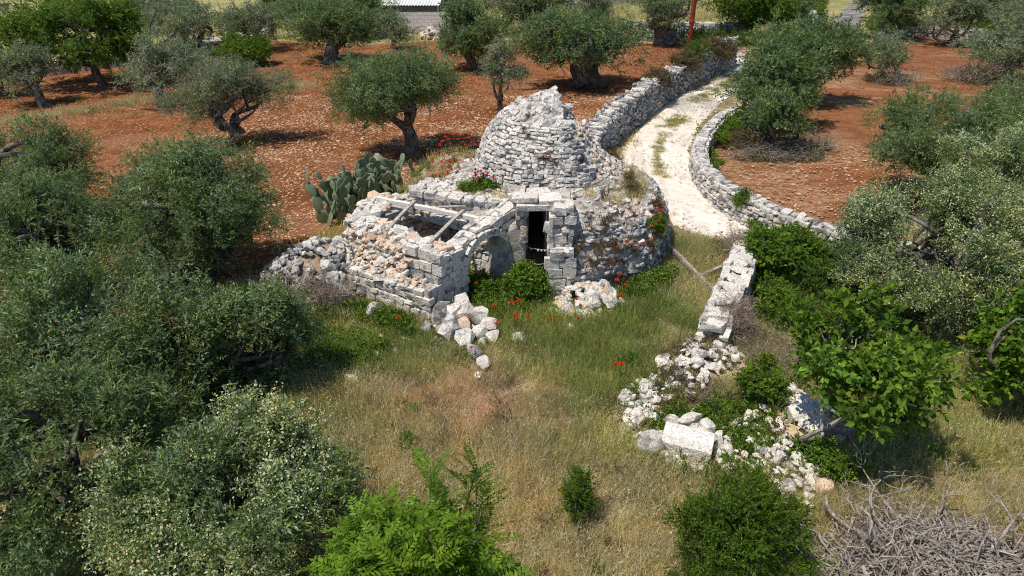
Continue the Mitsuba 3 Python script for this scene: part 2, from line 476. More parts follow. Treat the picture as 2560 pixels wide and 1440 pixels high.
def hut_core():
    nu, nv = 120, 40
    ts = np.linspace(0, 1, nv)
    v = np.array([P_hut(i / nu, t) for t in ts for i in range(nu)])
    v[:, :2] = np.array([CX, CY]) + (v[:, :2] - [CX, CY]) * (1 - 0.03 / np.maximum(np.linalg.norm(v[:, :2] - [CX, CY], axis=1), 0.3))[:, None]
    f = []
    for j in range(nv - 1):
        for i in range(nu):
            a, b, c, d = j * nu + i, j * nu + (i + 1) % nu, (j + 1) * nu + (i + 1) % nu, (j + 1) * nu + i
            f += [(a, b, c), (a, c, d)]
    lo, hi = len(v), len(v) + 1
    v = np.vstack([v, [[CX, CY, -0.05], [CX, CY, 3.8]]])
    for i in range(nu):
        f += [(lo, (i + 1) % nu, i), (hi, (nv - 1) * nu + i, (nv - 1) * nu + (i + 1) % nu)]
    return m3.Manifold(m3.Mesh(np.asarray(v, np.float32), np.asarray(f, np.uint32)))


DX0, DX1, DTOP = 0.30, 0.82, 2.02
hut = thing('stone_hut', 'ruined conical dry stone hut with a half collapsed roof and a dark doorway', 'stone hut')
core = hut_core()
core = core - m3.Manifold.cube([3.6, 2.6, 2.4]).translate([-2.72, 11.5, -0.2])
core += prism([(0.12, 14.12), (0.9, 14.12), (0.9, 15.6), (-0.2, 15.6)], 0, 2.08)
core += prism([(0.84, 13.80), (1.30, 13.80), (1.36, 15.4), (0.84, 15.4)], 0, 2.08)
core += prism([(0.86, 13.55), (1.30, 13.55), (1.30, 14.4), (0.86, 14.4)], 0, 1.16)
door = m3.Manifold.cube([DX1 - DX0, 3.2, DTOP + 0.2]).translate([DX0, 13.0, -0.1])
room = m3.Manifold.cylinder(2.0, 1.9, 1.5, 32).translate([CX, CY - 0.1, -0.06])
core = core - door - room
scene[hut + '__inner_masonry'] = mikit.ply(solid(core), 'm_core')

GREYMIX = [('m_grey', 5), ('m_dark', 2.2), ('m_pale', 2.5)]
st = Stones()


def door_skip(c):
    return (DX0 - 0.10 < c[0] < DX1 + 0.08 and c[1] < 15.2 and c[2] < DTOP + 0.1) or (-2.3 < c[0] < 1.22 and 12.8 < c[1] < 15.2 and c[2] < 2.10)


# drum, seen all round; its courses are rough
courses(st, P_hut, [('m_grey', 3), ('m_dark', 5), ('m_pale', 1.3)], h=(0.09, 0.16), w=(0.12, 0.28), depth=0.17, gap=1.2, out=-0.03, skip=door_skip, u0=-0.42, u1=0.30, v0=0, v1=0.30, kind=ROUGH, tilt=0.14)
courses(st, P_hut, GREYMIX, h=(0.14, 0.22), w=(0.2, 0.4), depth=0.18, gap=1.15, out=-0.03, skip=door_skip, u0=0.30, u1=0.58, v0=0, v1=0.30, kind=ROUGH, tilt=0.14)
st.emit(hut, 300, 'drum_stone', 'drum_infill')
# the standing part of the cone
def past_edge(c):
    d = math.degrees(math.atan2(c[1] - CY, c[0] - CX)) % 360.0
    t = np.interp(c[2], PR_OK[:, 1], TT)
    return d > edge_deg(t) - 1.0 or d < 90


courses(st, P_hut, [('m_grey', 5), ('m_pale', 4), ('m_dark', 0.8)], h=(0.055, 0.105), w=(0.10, 0.27), depth=0.20, u0=-0.5, u1=-0.12, v0=0.45, v1=0.735, kind=BLOCKY, tilt=0.03, skip=past_edge, out=-0.05)
courses(st, P_hut, [('m_grey', 5), ('m_pale', 3), ('m_dark', 1)], h=(0.10, 0.16), w=(0.18, 0.36), depth=0.22, u0=0.27, u1=0.5, v0=0.455, v1=0.735, kind=BLOCKY, tilt=0.07)
st.emit(hut, 300, 'cone_stone', 'cone_infill')
# loose stones of the broken top and the rubble slope
pos, nor = [], []
for _ in range(170):
    u, t = R.uniform(-0.6, -0.2), R.uniform(0.73, 0.99) ** 0.9
    p = P_hut(u, t)
    pos.append(p), nor.append(unit(np.array([math.cos(u * 6.283) * 0.7, math.sin(u * 6.283) * 0.7, 0.8])))
scatter(st, pos, nor, (0.11, 0.21), [('m_grey', 5), ('m_pale', 3), ('m_dark', 1.5)], 0.6, BLOCKY, 0.25)
for k in range(26):
    a, rr = R.uniform(0, 6.283), abs(R.normal(0, 0.3))
    c = np.array([CX - 0.08 + rr * math.cos(a), CY + rr * math.sin(a), 3.80 - rr * 0.7])
    scatter(st, [c], [np.array([0, 0, 1.0])], (0.15, 0.24), [('m_grey', 4), ('m_pale', 2)], 0.75, HULLS, 0.4)
scatter(st, [np.array([CX - 0.06, CY - 0.1, 3.92])], [np.array([0.2, 0, 1.0])], (0.22, 0.24), [('m_pale', 1)], 0.7, ROUGH, 0.3)
pos, nor = [], []
for _ in range(900):
    u, t = R.uniform(-0.2, 0.27), R.uniform(0.24, 0.97)
    p = P_hut(u, t)
    if (u * 360) % 360 < edge_deg(t) + (13 if t > 0.4 else 4) and (u * 360) % 360 > 180:
        continue
    pos.append(p), nor.append(unit(np.array([math.cos(u * 6.283) * 0.7, math.sin(u * 6.283) * 0.7, 0.8])))
scatter(st, pos, nor, (0.07, 0.15), [('m_warm', 5), ('m_pale', 2), ('m_grey', 3), ('m_dark', 2)], 0.6, ROUGH, 0.4)
for _ in range(260):
    u, t = R.uniform(-0.5, -0.14), R.uniform(0.27, 0.46)
    p = P_hut(u, t)
    if not door_skip(p):
        scatter(st, [p], [np.array([0, -0.2, 1.0])], (0.07, 0.15), [('m_pale', 4), ('m_grey', 3), ('m_warm', 1)], 0.5, ROUGH, 0.3)
# the broken edge of the shell stands up as a ladder of larger blocks
for t in np.linspace(0.42, 0.80, 20):
    for k in range(2):
        e = edge_deg(t) / 360.0 - 1.0
        p = P_hut(e - 0.006 - 0.012 * k + R.normal(0, 0.003), t)
        th = e * 2 * np.pi
        st.add(p, [[-math.sin(th), math.cos(th), 0], [0, 0, 1], [math.cos(th), math.sin(th), 0]], [R.uniform(0.16, 0.26), 0.11, 0.24], pick([('m_grey', 4), ('m_dark', 2)]), BLOCKY, 0.1)
st.emit(hut, 300, 'loose_stone', 'rubble')


# door front: pier, jamb, lintel, flat slabs
def face(A, B, z0, z1):
    A, B = np.array([*A, z0]), np.array([*B, z0])
    return lambda u, v: A + u * (B - A) + np.array([0, 0, v * (z1 - z0)])


courses(st, face((0.84, 13.76), (1.32, 13.76), 1.16, 2.06), [('m_pale', 3), ('m_grey', 3)], h=(0.16, 0.24), w=(0.22, 0.42), depth=0.16, kind=BLOCKY)
courses(st, face((0.86, 13.52), (1.32, 13.52), 0.0, 1.14), [('m_pale', 3), ('m_grey', 3)], h=(0.22, 0.3), w=(0.24, 0.42), depth=0.14, kind=DRESSED, tilt=0.03)
courses(st, face((1.32, 13.52), (1.32, 14.0), 0.0, 1.14), [('m_grey', 3), ('m_dark', 1)], h=(0.2, 0.3), w=(0.24, 0.4), depth=0.12, kind=BLOCKY)
courses(st, face((1.33, 13.76), (1.36, 14.6), 1.1, 2.06), GREYMIX, h=(0.14, 0.22), w=(0.2, 0.3), depth=0.14, kind=BLOCKY)
courses(st, face((0.10, 14.10), (0.30, 14.10), 1.2, 2.06), GREYMIX, h=(0.16, 0.24), w=(0.16, 0.2), depth=0.14, kind=BLOCKY)
courses(st, face((0.28, 16.4), (0.28, 14.12), 0.0, 1.98), [('m_grey', 3), ('m_pale', 2), ('m_warm', 1)], h=(0.18, 0.28), w=(0.24, 0.4), depth=0.1, kind=DRESSED, tilt=0.03, flip=-1)
courses(st, face((0.84, 13.8), (0.84, 16.4), 0.0, 1.98), [('m_grey', 3), ('m_pale', 2)], h=(0.18, 0.28), w=(0.24, 0.4), depth=0.1, kind=DRESSED, tilt=0.03, flip=-1)
st.emit(hut, 120, 'pier_stone', 'pier_infill')
for (x, y, z, w, d, h, a) in [(0.60, 14.16, 2.08, 1.05, 0.44, 0.13, 0.03), (0.30, 14.26, 2.20, 0.58, 0.5, 0.1, -0.1), (0.84, 14.22, 2.19, 0.52, 0.46, 0.1, 0.12), (1.12, 13.98, 2.11, 0.44, 0.5, 0.12, 0.1), (1.08, 13.66, 1.18, 0.48, 0.42, 0.1, 0.02), (0.6, 14.6, 2.2, 0.5, 0.36, 0.09, 0.2), (0.15, 14.6, 2.08, 0.4, 0.5, 0.1, 0.4)]:
    st.add([x, y, z], [[math.cos(a), math.sin(a), 0.03], [-math.sin(a), math.cos(a), 0], [0, 0, 1]], [w, d, h], pick([('m_pale', 3), ('m_white', 1)]), DRESSED, 0.04)
st.emit(hut, 20, 'lintel_slab')

# ================================================================ the ruin: roofless annex with the arch
ann = thing('roofless_annex', 'roofless stone annex with a round arch and tumbled walls in front of the conical hut', 'ruined building')
P1, P2, P3 = np.array([-3.74, 14.3]), np.array([-1.5, 12.8]), np.array([0.22, 14.55])
D1, D2 = unit(P1 - P2), unit(P3 - P2)
N2 = np.array([-D2[1], D2[0]])       # arch wall, inwards
VOID = [(-1.41, 13.39), (-0.54, 14.29), (-2.55, 15.55), (-3.3, 14.75)]
L2 = float(np.linalg.norm(P3 - P2))
body = prism([P1, P2, P3, (0.4, 15.3), (-1.2, 17.2), (-3.3, 16.3)], 0, 1.42)
body += prism([(-2.3, 15.55), (0.3, 14.68), (0.4, 15.4), (-0.9, 16.9), (-2.6, 16.2)], 0, 1.76)
body = body - prism(VOID, 0.0, 3.0)
DEEP = [(-1.41, 13.39), (-0.54, 14.29), (-1.05, 14.62), (-1.55, 15.85), (-2.1, 16.15), (-3.3, 14.75)]   # the room goes on below what is left of its vault
body = body - prism(DEEP, 0.0, 1.20)
prof = [(0, 0), (L2, 0), (L2, 1.92), (1.9, 1.82), (1.6, 1.74), (1.34, 1.69), (1.05, 1.63), (0.75, 1.50), (0.5, 1.44), (0, 1.42)]
wall = m3.Manifold.extrude(m3.CrossSection([np.array(prof)], m3.FillRule.NonZero), 0.34)   # x along, y up, z thickness
AS, AR, AZ = 1.34, 0.67, 0.82        # arch: place along the wall, radius, spring height
cut = m3.Manifold.cylinder(1.6, AR, AR, 40).translate([AS, AZ, -0.6]) + m3.Manifold.cube([2 * AR, AZ + 0.1, 1.6]).translate([AS - AR, -0.1, -0.6])
M = np.array([[D2[0], 0, N2[0], P2[0]], [D2[1], 0, N2[1], P2[1]], [0, 1, 0, 0]])
body = (body + wall.transform(M)) - cut.transform(M)
plinth = prism([P1 + [-0.27, -0.44], P2 + [-0.24, -0.38], P2 + [0.02, 0.02], P1 + [0.02, 0.02]], 0, 0.78)
scene[ann + '__inner_masonry'] = mikit.ply(solid(body + plinth), 'm_core')


def V3(p, z):
    return np.array([p[0], p[1], z])


def arch_wall_P(u, v):
    s = u * L2
    top = np.interp(s, [q[0] for q in prof[:1:-1]], [q[1] for q in prof[:1:-1]])
    return V3(P2 + D2 * s, v * top)


def arch_skip(c):
    s = float((c[:2] - P2) @ D2)
    return (abs(s - AS) < AR + 0.16 and c[2] < AZ) and abs(s - AS) < AR + 0.05 or (math.hypot(s - AS, c[2] - AZ) < AR + 0.16 and c[2] >= AZ)


ASHLAR = [('m_grey', 4), ('m_pale', 4), ('m_dark', 1)]
courses(st, arch_wall_P, ASHLAR, h=(0.15, 0.24), w=(0.22, 0.42), depth=0.16, skip=arch_skip, kind=DRESSED, tilt=0.03)
courses(st, lambda u, v: arch_wall_P(u, v) + np.r_[N2 * 0.34, 0], ASHLAR, h=(0.16, 0.24), w=(0.2, 0.36), depth=0.14, skip=arch_skip, kind=BLOCKY, tilt=0.05, flip=-1)
st.emit(ann, 200, 'arch_wall_stone', 'arch_wall_infill')
for k in range(11):                    # the ring of the arch, stone by stone
    a = math.pi * (k + 0.5) / 11
    c = P2 + D2 * (AS + (AR + 0.075) * math.cos(a))
    rad = np.array([*(D2 * math.cos(a)), math.sin(a)])
    tan = np.array([*(-D2 * math.sin(a)), math.cos(a)])
    st.add(V3(c + N2 * 0.13, AZ + (AR + 0.075) * math.sin(a)), [tan, rad, np.cross(tan, rad)], [0.195, 0.17, 0.46], pick([('m_pale', 3), ('m_grey', 2)]), DRESSED, 0.02)
for sgn in (-1, 1):
    for z in (0.14, 0.42, 0.68):
        c = P2 + D2 * (AS + sgn * (AR + 0.075)) + N2 * 0.13
        st.add(V3(c, z), [np.r_[D2, 0], [0, 0, 1], np.r_[-N2, 0]], [0.17, 0.27, 0.44], pick(ASHLAR), DRESSED, 0.02)
st.emit(ann, 40, 'arch_stone')
# coping along the arch wall and pillar head
for s in np.arange(0.1, L2, 0.21):
    z = np.interp(s, [q[0] for q in prof[:1:-1]], [q[1] for q in prof[:1:-1]])
    st.add(V3(P2 + D2 * s + N2 * 0.17, z + 0.02), [np.r_[D2, 0.12], [0, 0, 1], np.r_[-N2, 0]], [R.uniform(0.2, 0.27), R.uniform(0.07, 0.11), R.uniform(0.36, 0.44)], pick([('m_white', 4), ('m_pale', 2)]), BLOCKY, 0.1)
st.emit(ann, 40, 'coping_stone')
# front wall: pillar corner of dressed blocks, loose rubble above, coursed plinth
F0, F1 = P2 + [-0.02, -0.02], P1 + [-0.02, -0.02]
courses(st, face(F0 + D1 * 0.8, F0, 0.76, 1.42), [('m_white', 2), ('m_pale', 4), ('m_grey', 2)], h=(0.20, 0.27), w=(0.28, 0.42), depth=0.16, kind=DRESSED, tilt=0.02)
courses(st, face(F1, F0 + D1 * 0.75, 0.70, 1.38), [('m_pale', 4), ('m_warm', 5), ('m_white', 1), ('m_grey', 2)], h=(0.08, 0.15), w=(0.1, 0.22), depth=0.2, kind=ROUGH, tilt=0.3, out=0.05)
courses(st, face(P1 + [-0.28, -0.45], P2 + [-0.25, -0.39], 0.0, 0.78), [('m_grey', 4), ('m_pale', 4)], h=(0.10, 0.19), w=(0.14, 0.34), depth=0.16, kind=BLOCKY, tilt=0.08)
courses(st, face(P2 + [-0.25, -0.39], P2 + [0.0, 0.0], 0.0, 0.78), [('m_grey', 4), ('m_pale', 4)], h=(0.18, 0.24), w=(0.2, 0.3), depth=0.14, kind=DRESSED, tilt=0.04)
st.emit(ann, 300, 'front_wall_stone', 'front_wall_infill')
# wall tops and ledges
pos, nor = [], []


def on_top(a, b, width, z, n, off=0.0):
    a, b = np.asarray(a, float), np.asarray(b, float)
    d = unit(b - a)
    m = np.array([-d[1], d[0]])
    for _ in range(n):
        p = a + (b - a) * R.random() + m * R.uniform(-0.5, 0.5) * width
        pos.append(V3(p, z + R.uniform(-0.03, 0.06)))
        nor.append(unit(np.array([R.normal(0, 0.15), R.normal(0, 0.15), 1.0])))


on_top(P2 + [0.1, 0.3], P1 + [0.3, 0.25], 0.55, 1.44, 110)
scatter(st, pos, nor, (0.10, 0.22), [('m_white', 2), ('m_pale', 4), ('m_warm', 3)], 0.5, BLOCKY, 0.2)
pos, nor = [], []
on_top(P2 + D1 * 0.3 + [-0.13, -0.22], P1 + [-0.13, -0.22], 0.36, 0.79, 170)
scatter(st, pos, nor, (0.05, 0.13), [('m_warm', 4), ('m_pale', 5), ('m_white', 1)], 0.6, ROUGH, 0.4)
pos, nor = [], []
on_top((-3.55, 14.4), (-3.2, 16.1), 0.7, 1.46, 70)
scatter(st, pos, nor, (0.13, 0.3), [('m_pale', 4), ('m_white', 2), ('m_grey', 3), ('m_warm', 1)], 0.55, ROUGH, 0.25)
pos, nor = [], []
# loose slope leaning on the upper front wall
for _ in range(230):
    s, q = R.uniform(0.85, 2.75), R.random()
    b = P2 + D1 * s - np.array([0.556, 0.83]) * (0.24 * (1 - q))
    pos.append(V3(b, 0.80 + 0.62 * q)), nor.append(unit(np.array([-0.4, -0.6, 0.7])))
scatter(st, pos, nor, (0.07, 0.17), [('m_warm', 5), ('m_pale', 4), ('m_white', 1), ('m_grey', 2)], 0.7, ROUGH, 0.4)
st.emit(ann, 300, 'tumbled_stone', 'tumbled_rubble')
# inner faces of the room
VI = [np.array(p) for p in DEEP]
for a, b in ((VI[1], VI[2]), (VI[2], VI[3]), (VI[3], VI[4]), (VI[4], VI[5]), (VI[5], VI[0])):
    courses(st, face(a, b, 0.0, 1.42 if a is VI[1] else 1.2), [('m_warm', 2), ('m_pale', 3), ('m_grey', 2)], h=(0.10, 0.17), w=(0.12, 0.26), depth=0.2, kind=BLOCKY, tilt=0.08, out=0.0, gap=0.95, flip=-1)
courses(st, face(np.array(DEEP[2]), np.array(VOID[2]), 1.2, 1.42), [('m_grey', 2), ('m_pale', 2)], h=(0.1, 0.13), w=(0.16, 0.3), depth=0.12, kind=BLOCKY, tilt=0.08, flip=-1)
st.emit(ann, 240, 'inner_wall_stone', 'inner_wall_infill')
# the terrace behind: small retaining wall, rubble ledge and top
courses(st, face((-2.35, 15.52), (0.28, 14.62), 1.42, 1.76), [('m_pale', 4), ('m_grey', 4)], h=(0.09, 0.17), w=(0.16, 0.36), depth=0.16, kind=BLOCKY, tilt=0.07)
for s in np.linspace(0.04, 0.97, 9):
    p = np.array([-2.35, 15.55]) * (1 - s) + np.array([0.28, 14.66]) * s
    st.add(V3(p, 1.83), [[0.946, -0.324, 0], [0.324, 0.946, 0], [0, 0, 1]], [R.uniform(0.27, 0.36), R.uniform(0.28, 0.4), R.uniform(0.13, 0.18)], pick([('m_pale', 3), ('m_grey', 3)]), BLOCKY, 0.08)
p_, n_ = heap_points(lambda x, y: 1.42 + 0.0 * x, [(-2.5, 15.62), (-0.5, 14.35), (0.1, 14.62), (-2.2, 15.5), (-3.0, 15.9)], 170)
scatter(st, p_ + [0, 0, 0.04], n_, (0.08, 0.2), [('m_warm', 3), ('m_pale', 5), ('m_white', 2)], 0.5, ROUGH, 0.35)
p_, n_ = heap_points(lambda x, y: np.where(x > -2.3, 1.76, 1.44) + 0.06 * n2(x, y, 2, 3), [(-2.3, 15.65), (0.2, 14.8), (0.3, 15.3), (-0.9, 16.8), (-3.1, 16.2)], 330)
scatter(st, p_, n_, (0.08, 0.2), [('m_pale', 4), ('m_grey', 4), ('m_warm', 1)], 0.5, ROUGH, 0.3)
st.emit(ann, 300, 'terrace_stone', 'terrace_rubble')
# back skirt of the terrace, seen past the cactus
courses(st, face((-3.35, 16.35), (-3.75, 14.35), 0.0, 1.42), GREYMIX, h=(0.14, 0.22), w=(0.2, 0.36), depth=0.16, kind=ROUGH, tilt=0.1)
courses(st, face((-1.1, 17.3), (-3.3, 16.35), 0.0, 1.45), GREYMIX, h=(0.14, 0.22), w=(0.2, 0.36), depth=0.16, kind=ROUGH, tilt=0.1)
st.emit(ann, 120, 'rear_wall_stone', 'rear_wall_infill')


def beam(name, label, a, b, w, h, mat, grp=None):
    a, b = np.array(a, float), np.array(b, float)
    d = unit(b - a)
    s = unit(np.cross(d, [0, 0, 1]))
    t = np.cross(s, d)
    n = 9
    vs = []
    for i, q in enumerate(np.linspace(0, 1, n)):
        c = a + (b - a) * q + s * R.normal(0, 0.004) + t * R.normal(0, 0.004)
        for (x, y) in ((-1, -0.8), (-0.8, -1), (0.8, -1), (1, -0.8), (1, 0.8), (0.8, 1), (-0.8, 1), (-1, 0.8)):
            vs.append(c + s * x * w / 2 + t * y * h / 2)
    f = []
    for i in range(n - 1):
        for j in range(8):
            k = (j + 1) % 8
            f += [(i * 8 + j, i * 8 + k, i * 8 + 8 + k), (i * 8 + j, i * 8 + 8 + k, i * 8 + 8 + j)]
    for j in range(1, 7):
        f += [(0, j + 1, j), ((n - 1) * 8, (n - 1) * 8 + j, (n - 1) * 8 + j + 1)]
    k = thing(name, label, 'beam', grp)
    scene[k] = mikit.ply((np.array(vs), np.array(f)), mat)


beam('timber_beam', 'long whitish squared beam lying across the roofless annex', (-3.3, 15.68, 1.62), (-0.42, 14.12, 1.66), 0.10, 0.11, 'm_whitewood')
beam('timber_beam', 'grey rafter left of the two propped from the white beam onto the front wall', (-2.32, 15.22, 1.74), (-2.82, 14.02, 1.50), 0.085, 0.05, 'm_timber')
beam('timber_beam', 'grey rafter nearer the arch propped from the white beam onto the front wall', (-1.12, 14.60, 1.76), (-1.80, 13.28, 1.52), 0.085, 0.05, 'm_timber')
beam('timber_beam', 'thin grey plank on the rubble behind the left end of the white beam', (-2.5, 15.35, 1.70), (-1.75, 15.62, 1.78), 0.08, 0.035, 'm_timber')
beam('timber_beam', 'thin grey plank on the rubble behind the middle of the white beam', (-1.75, 14.9, 1.70), (-0.95, 15.08, 1.66), 0.07, 0.035, 'm_timber')
beam('fallen_pole', 'long bare pole leaning from the hut side down to the stony ground', (3.72, 15.9, 0.55), (4.75, 13.6, 0.06), 0.09, 0.09, 'm_deadwood')
beam('fallen_pole', 'short bare pole lying from the crossing pole toward the white topped wall', (4.22, 14.25, 0.10), (5.55, 14.98, 0.28), 0.09, 0.09, 'm_deadwood')


# ================================================================ dry stone walls and rubble
def dry_wall(name, label, pts, hgt, thick, mats, h=(0.12, 0.2), w=(0.18, 0.36), batter=0.08, kind=BLOCKY, cap=300, coping=True, both=True, cat='dry stone wall', tilt=0.09, cope_mats=None):
    k = thing(name, label, cat)
    ls = LineString(pts)
    L = ls.length
    n = max(int(L / 0.4), 4)
    ps = np.array([ls.interpolate(s).coords[0] for s in np.linspace(0, L, n)])
    for _ in range(2):
        ps[1:-1] = (ps[:-2] + 2 * ps[1:-1] + ps[2:]) / 4
    d = unit(np.gradient(ps, axis=0))
    m = np.stack([d[:, 1], -d[:, 0]], 1)            # right-hand side of the direction of travel
    tt = np.linspace(0, 1, n)
    H = np.interp(tt, np.linspace(0, 1, len(hgt)), hgt) * (1 + 0.10 * (n2(ps[:, 0], ps[:, 1], 0.9, 6) - 0.5))
    v = []
    for s, zz, tk in ((1, 0, 0.5), (1, 1, 0.5 - batter), (-1, 1, 0.5 - batter), (-1, 0, 0.5)):
        v.append(np.c_[ps + m * (s * (thick * tk - 0.05))[..., None] if False else ps + m * (s * (thick * tk - 0.05)), H * zz - (0.03 if zz else 0.02)])
    v = np.array(v).transpose(1, 0, 2).reshape(-1, 3)
    f = []
    for i in range(n - 1):
        for j in range(4):
            q = (j + 1) % 4
            f += [(i * 4 + j, i * 4 + 4 + j, i * 4 + 4 + q), (i * 4 + j, i * 4 + 4 + q, i * 4 + q)]
    f += [(0, 1, 2), (0, 2, 3), (n * 4 - 4, n * 4 - 2, n * 4 - 3), (n * 4 - 4, n * 4 - 1, n * 4 - 2)]
    scene[k + '__inner_masonry'] = mikit.ply((v, np.array(f)), 'm_core')
    s_ = Stones()

    def P(side):
        def fn(u, vv):
            u = min(max(u, 0), 1)
            x = np.array([np.interp(u, tt, ps[:, 0]), np.interp(u, tt, ps[:, 1])])
            mm = np.array([np.interp(u, tt, m[:, 0]), np.interp(u, tt, m[:, 1])])
            q = x + mm * side * thick * (0.5 - batter * vv)
            return V3(q, vv * np.interp(u, tt, H))
        return fn
    courses(s_, P(1), mats, h, w, 0.2, kind=kind, tilt=tilt)
    if both:
        courses(s_, P(-1), mats, h, w, 0.2, kind=kind, tilt=tilt, flip=-1)
    if coping:
        s = 0.0
        while s < L:
            ww = R.uniform(w[0], w[1] * 1.1)
            u = (s + ww / 2) / L
            i = min(int(u * (n - 1)), n - 1)
            p = P(1)(u, 1) * 0.5 + P(-1)(u, 1) * 0.5
            dd = np.r_[d[i], 0]
            s_.add(p + [0, 0, 0.03], [dd, np.r_[-m[i], 0], [0, 0, 1]], [ww * 0.95, thick * (1 - 2 * batter) * R.uniform(0.9, 1.15), R.uniform(0.12, 0.2)], pick(cope_mats or mats), kind, 0.12)
            s += ww
    s_.emit(k, cap)
    return k


dry_wall('dry_stone_wall', 'tall grey dry stone wall climbing along the left side of the white track behind the hut', [(12.4, 40.3), (9.9, 36.7), (7.2, 32.6), (5.3, 28.9), (3.9, 26.1), (2.7, 23.2), (2.2, 20.6)], [1.5, 1.5, 1.15, 1.2, 1.2, 1.15, 0.9], 0.8, [('m_grey', 4), ('m_dark', 6), ('m_pale', 0.6)], h=(0.10, 0.17), w=(0.12, 0.25), kind=ROUGH, tilt=0.3, batter=0.14)
dry_wall('dry_stone_wall', 'low curved dry stone wall with rounded coping on the right edge of the white track', [(9.3, 28.3), (8.25, 26.9), (6.9, 24.2), (6.35, 22.6), (6.13, 21.0), (6.22, 19.2), (6.72, 17.75), (7.52, 16.4), (8.55, 15.25)], [0.62, 0.64, 0.64, 0.72, 0.75], 0.44, [('m_grey', 6), ('m_pale', 3), ('m_dark', 1)], h=(0.09, 0.16), w=(0.13, 0.28), tilt=0.12)
dry_wall('dry_stone_wall', 'piece of dry stone wall showing at the right edge below the flowering olive', [(8.6, 15.0), (9.7, 14.3), (10.9, 13.7), (12.5, 13.0)], [0.8, 0.75, 0.8], 0.6, [('m_grey', 4), ('m_pale', 4)], h=(0.14, 0.22), w=(0.2, 0.38), cap=150)
dry_wall('dry_stone_wall', 'white topped straight stone wall running toward the camera on the right of the meadow', [(5.75, 15.1), (5.35, 14.1), (4.9, 13.1), (4.4, 12.25), (4.05, 11.6)], [0.6, 0.85, 0.9, 0.85, 0.5], 0.55, [('m_pale', 3), ('m_grey', 3)], h=(0.16, 0.26), w=(0.26, 0.46), cope_mats=[('m_white', 1)])
dry_wall('dry_stone_wall', 'long pale dry stone wall behind the orchard trees at the upper left', [(-31, 34.2), (-26.3, 36.4), (-22.4, 39.9), (-18.6, 44.9), (-16.6, 49.5)], [0.55, 0.6, 0.6], 0.7, [('m_pale', 3), ('m_grey', 4)], h=(0.18, 0.26), w=(0.28, 0.5), cap=200, both=False)
dry_wall('dry_stone_wall', 'far dry stone wall behind the old olive beside the rust red pole', [(7.6, 49.0), (10.3, 49.2), (13.2, 49.2), (16.0, 49.6)], [1.0, 1.05, 0.95], 0.7, [('m_pale', 3), ('m_grey', 4)], h=(0.2, 0.3), w=(0.3, 0.5), cap=150, both=False)
dry_wall('dry_stone_wall', 'low wall at the far end of the right red field under a green hedge', [(24.5, 48.5), (27.5, 51.2), (30.5, 50.0), (33.5, 47.0)], [0.7, 0.7], 0.7, [('m_dark', 3), ('m_grey', 4)], h=(0.2, 0.3), w=(0.3, 0.5), cap=120, both=False)
dry_wall('dry_stone_wall', 'short wall end left of the grey paved lane', [(17.5, 46.6), (20.3, 48.2), (22.2, 54.0), (26.5, 63.0)], [0.7, 1.1, 0.9], 0.6, [('m_grey', 3), ('m_dark', 3)], h=(0.2, 0.3), w=(0.3, 0.5), cap=120, both=False)
dry_wall('dry_stone_wall', 'pale flat topped wall crossing the straw field at the top centre', [(4.2, 63.0), (7.5, 67.5), (11, 71)], [0.8, 0.8], 0.6, [('m_pale', 3), ('m_white', 2)], h=(0.25, 0.35), w=(0.4, 0.7), cap=60, both=False)


def rubble(name, label, poly, hfun, n, size, mats, cap=300, flat=0.7, kind=ROUGH, core=True, extra=()):
    k = thing(name, label, 'stone heap')
    if core:
        v, f = field(Polygon(poly), lambda x, y: hfun(x, y) - 0.09, 0.12)
        scene[k + '__earth_fill'] = mikit.ply((v, f), 'm_verge', smooth=True)
    s_ = Stones()
    p, nn = heap_points(hfun, poly, n)
    scatter(s_, p, nn, size, mats, flat, kind)
    for (x, y, z, a, b, c, mat) in extra:
        th = R.uniform(0, 6.28)
        s_.add([x, y, z], [[math.cos(th), math.sin(th), 0], [-math.sin(th), math.cos(th), 0], [0, 0, 1]], [a * 0.95, b * 0.95, c * 0.95], mat, HULLS, 0.35)
    s_.emit(k, cap, 'stone', 'small_stones')
    return k


def bump(cx, cy, rx, ry, z, ang=0.0, sharp=1.0):
    ca, sa = math.cos(ang), math.sin(ang)

    def h(x, y):
        u, v = ((x - cx) * ca + (y - cy) * sa) / rx, (-(x - cx) * sa + (y - cy) * ca) / ry
        return z * np.clip(1 - (u * u + v * v) ** sharp, -0.02, 1)
    return h


def oval(cx, cy, rx, ry, ang=0.0, n=24):
    t = np.linspace(0, 2 * np.pi, n, endpoint=False)
    return [(cx + rx * math.cos(a) * math.cos(ang) - ry * math.sin(a) * math.sin(ang), cy + rx * math.cos(a) * math.sin(ang) + ry * math.sin(a) * math.cos(ang)) for a in t]


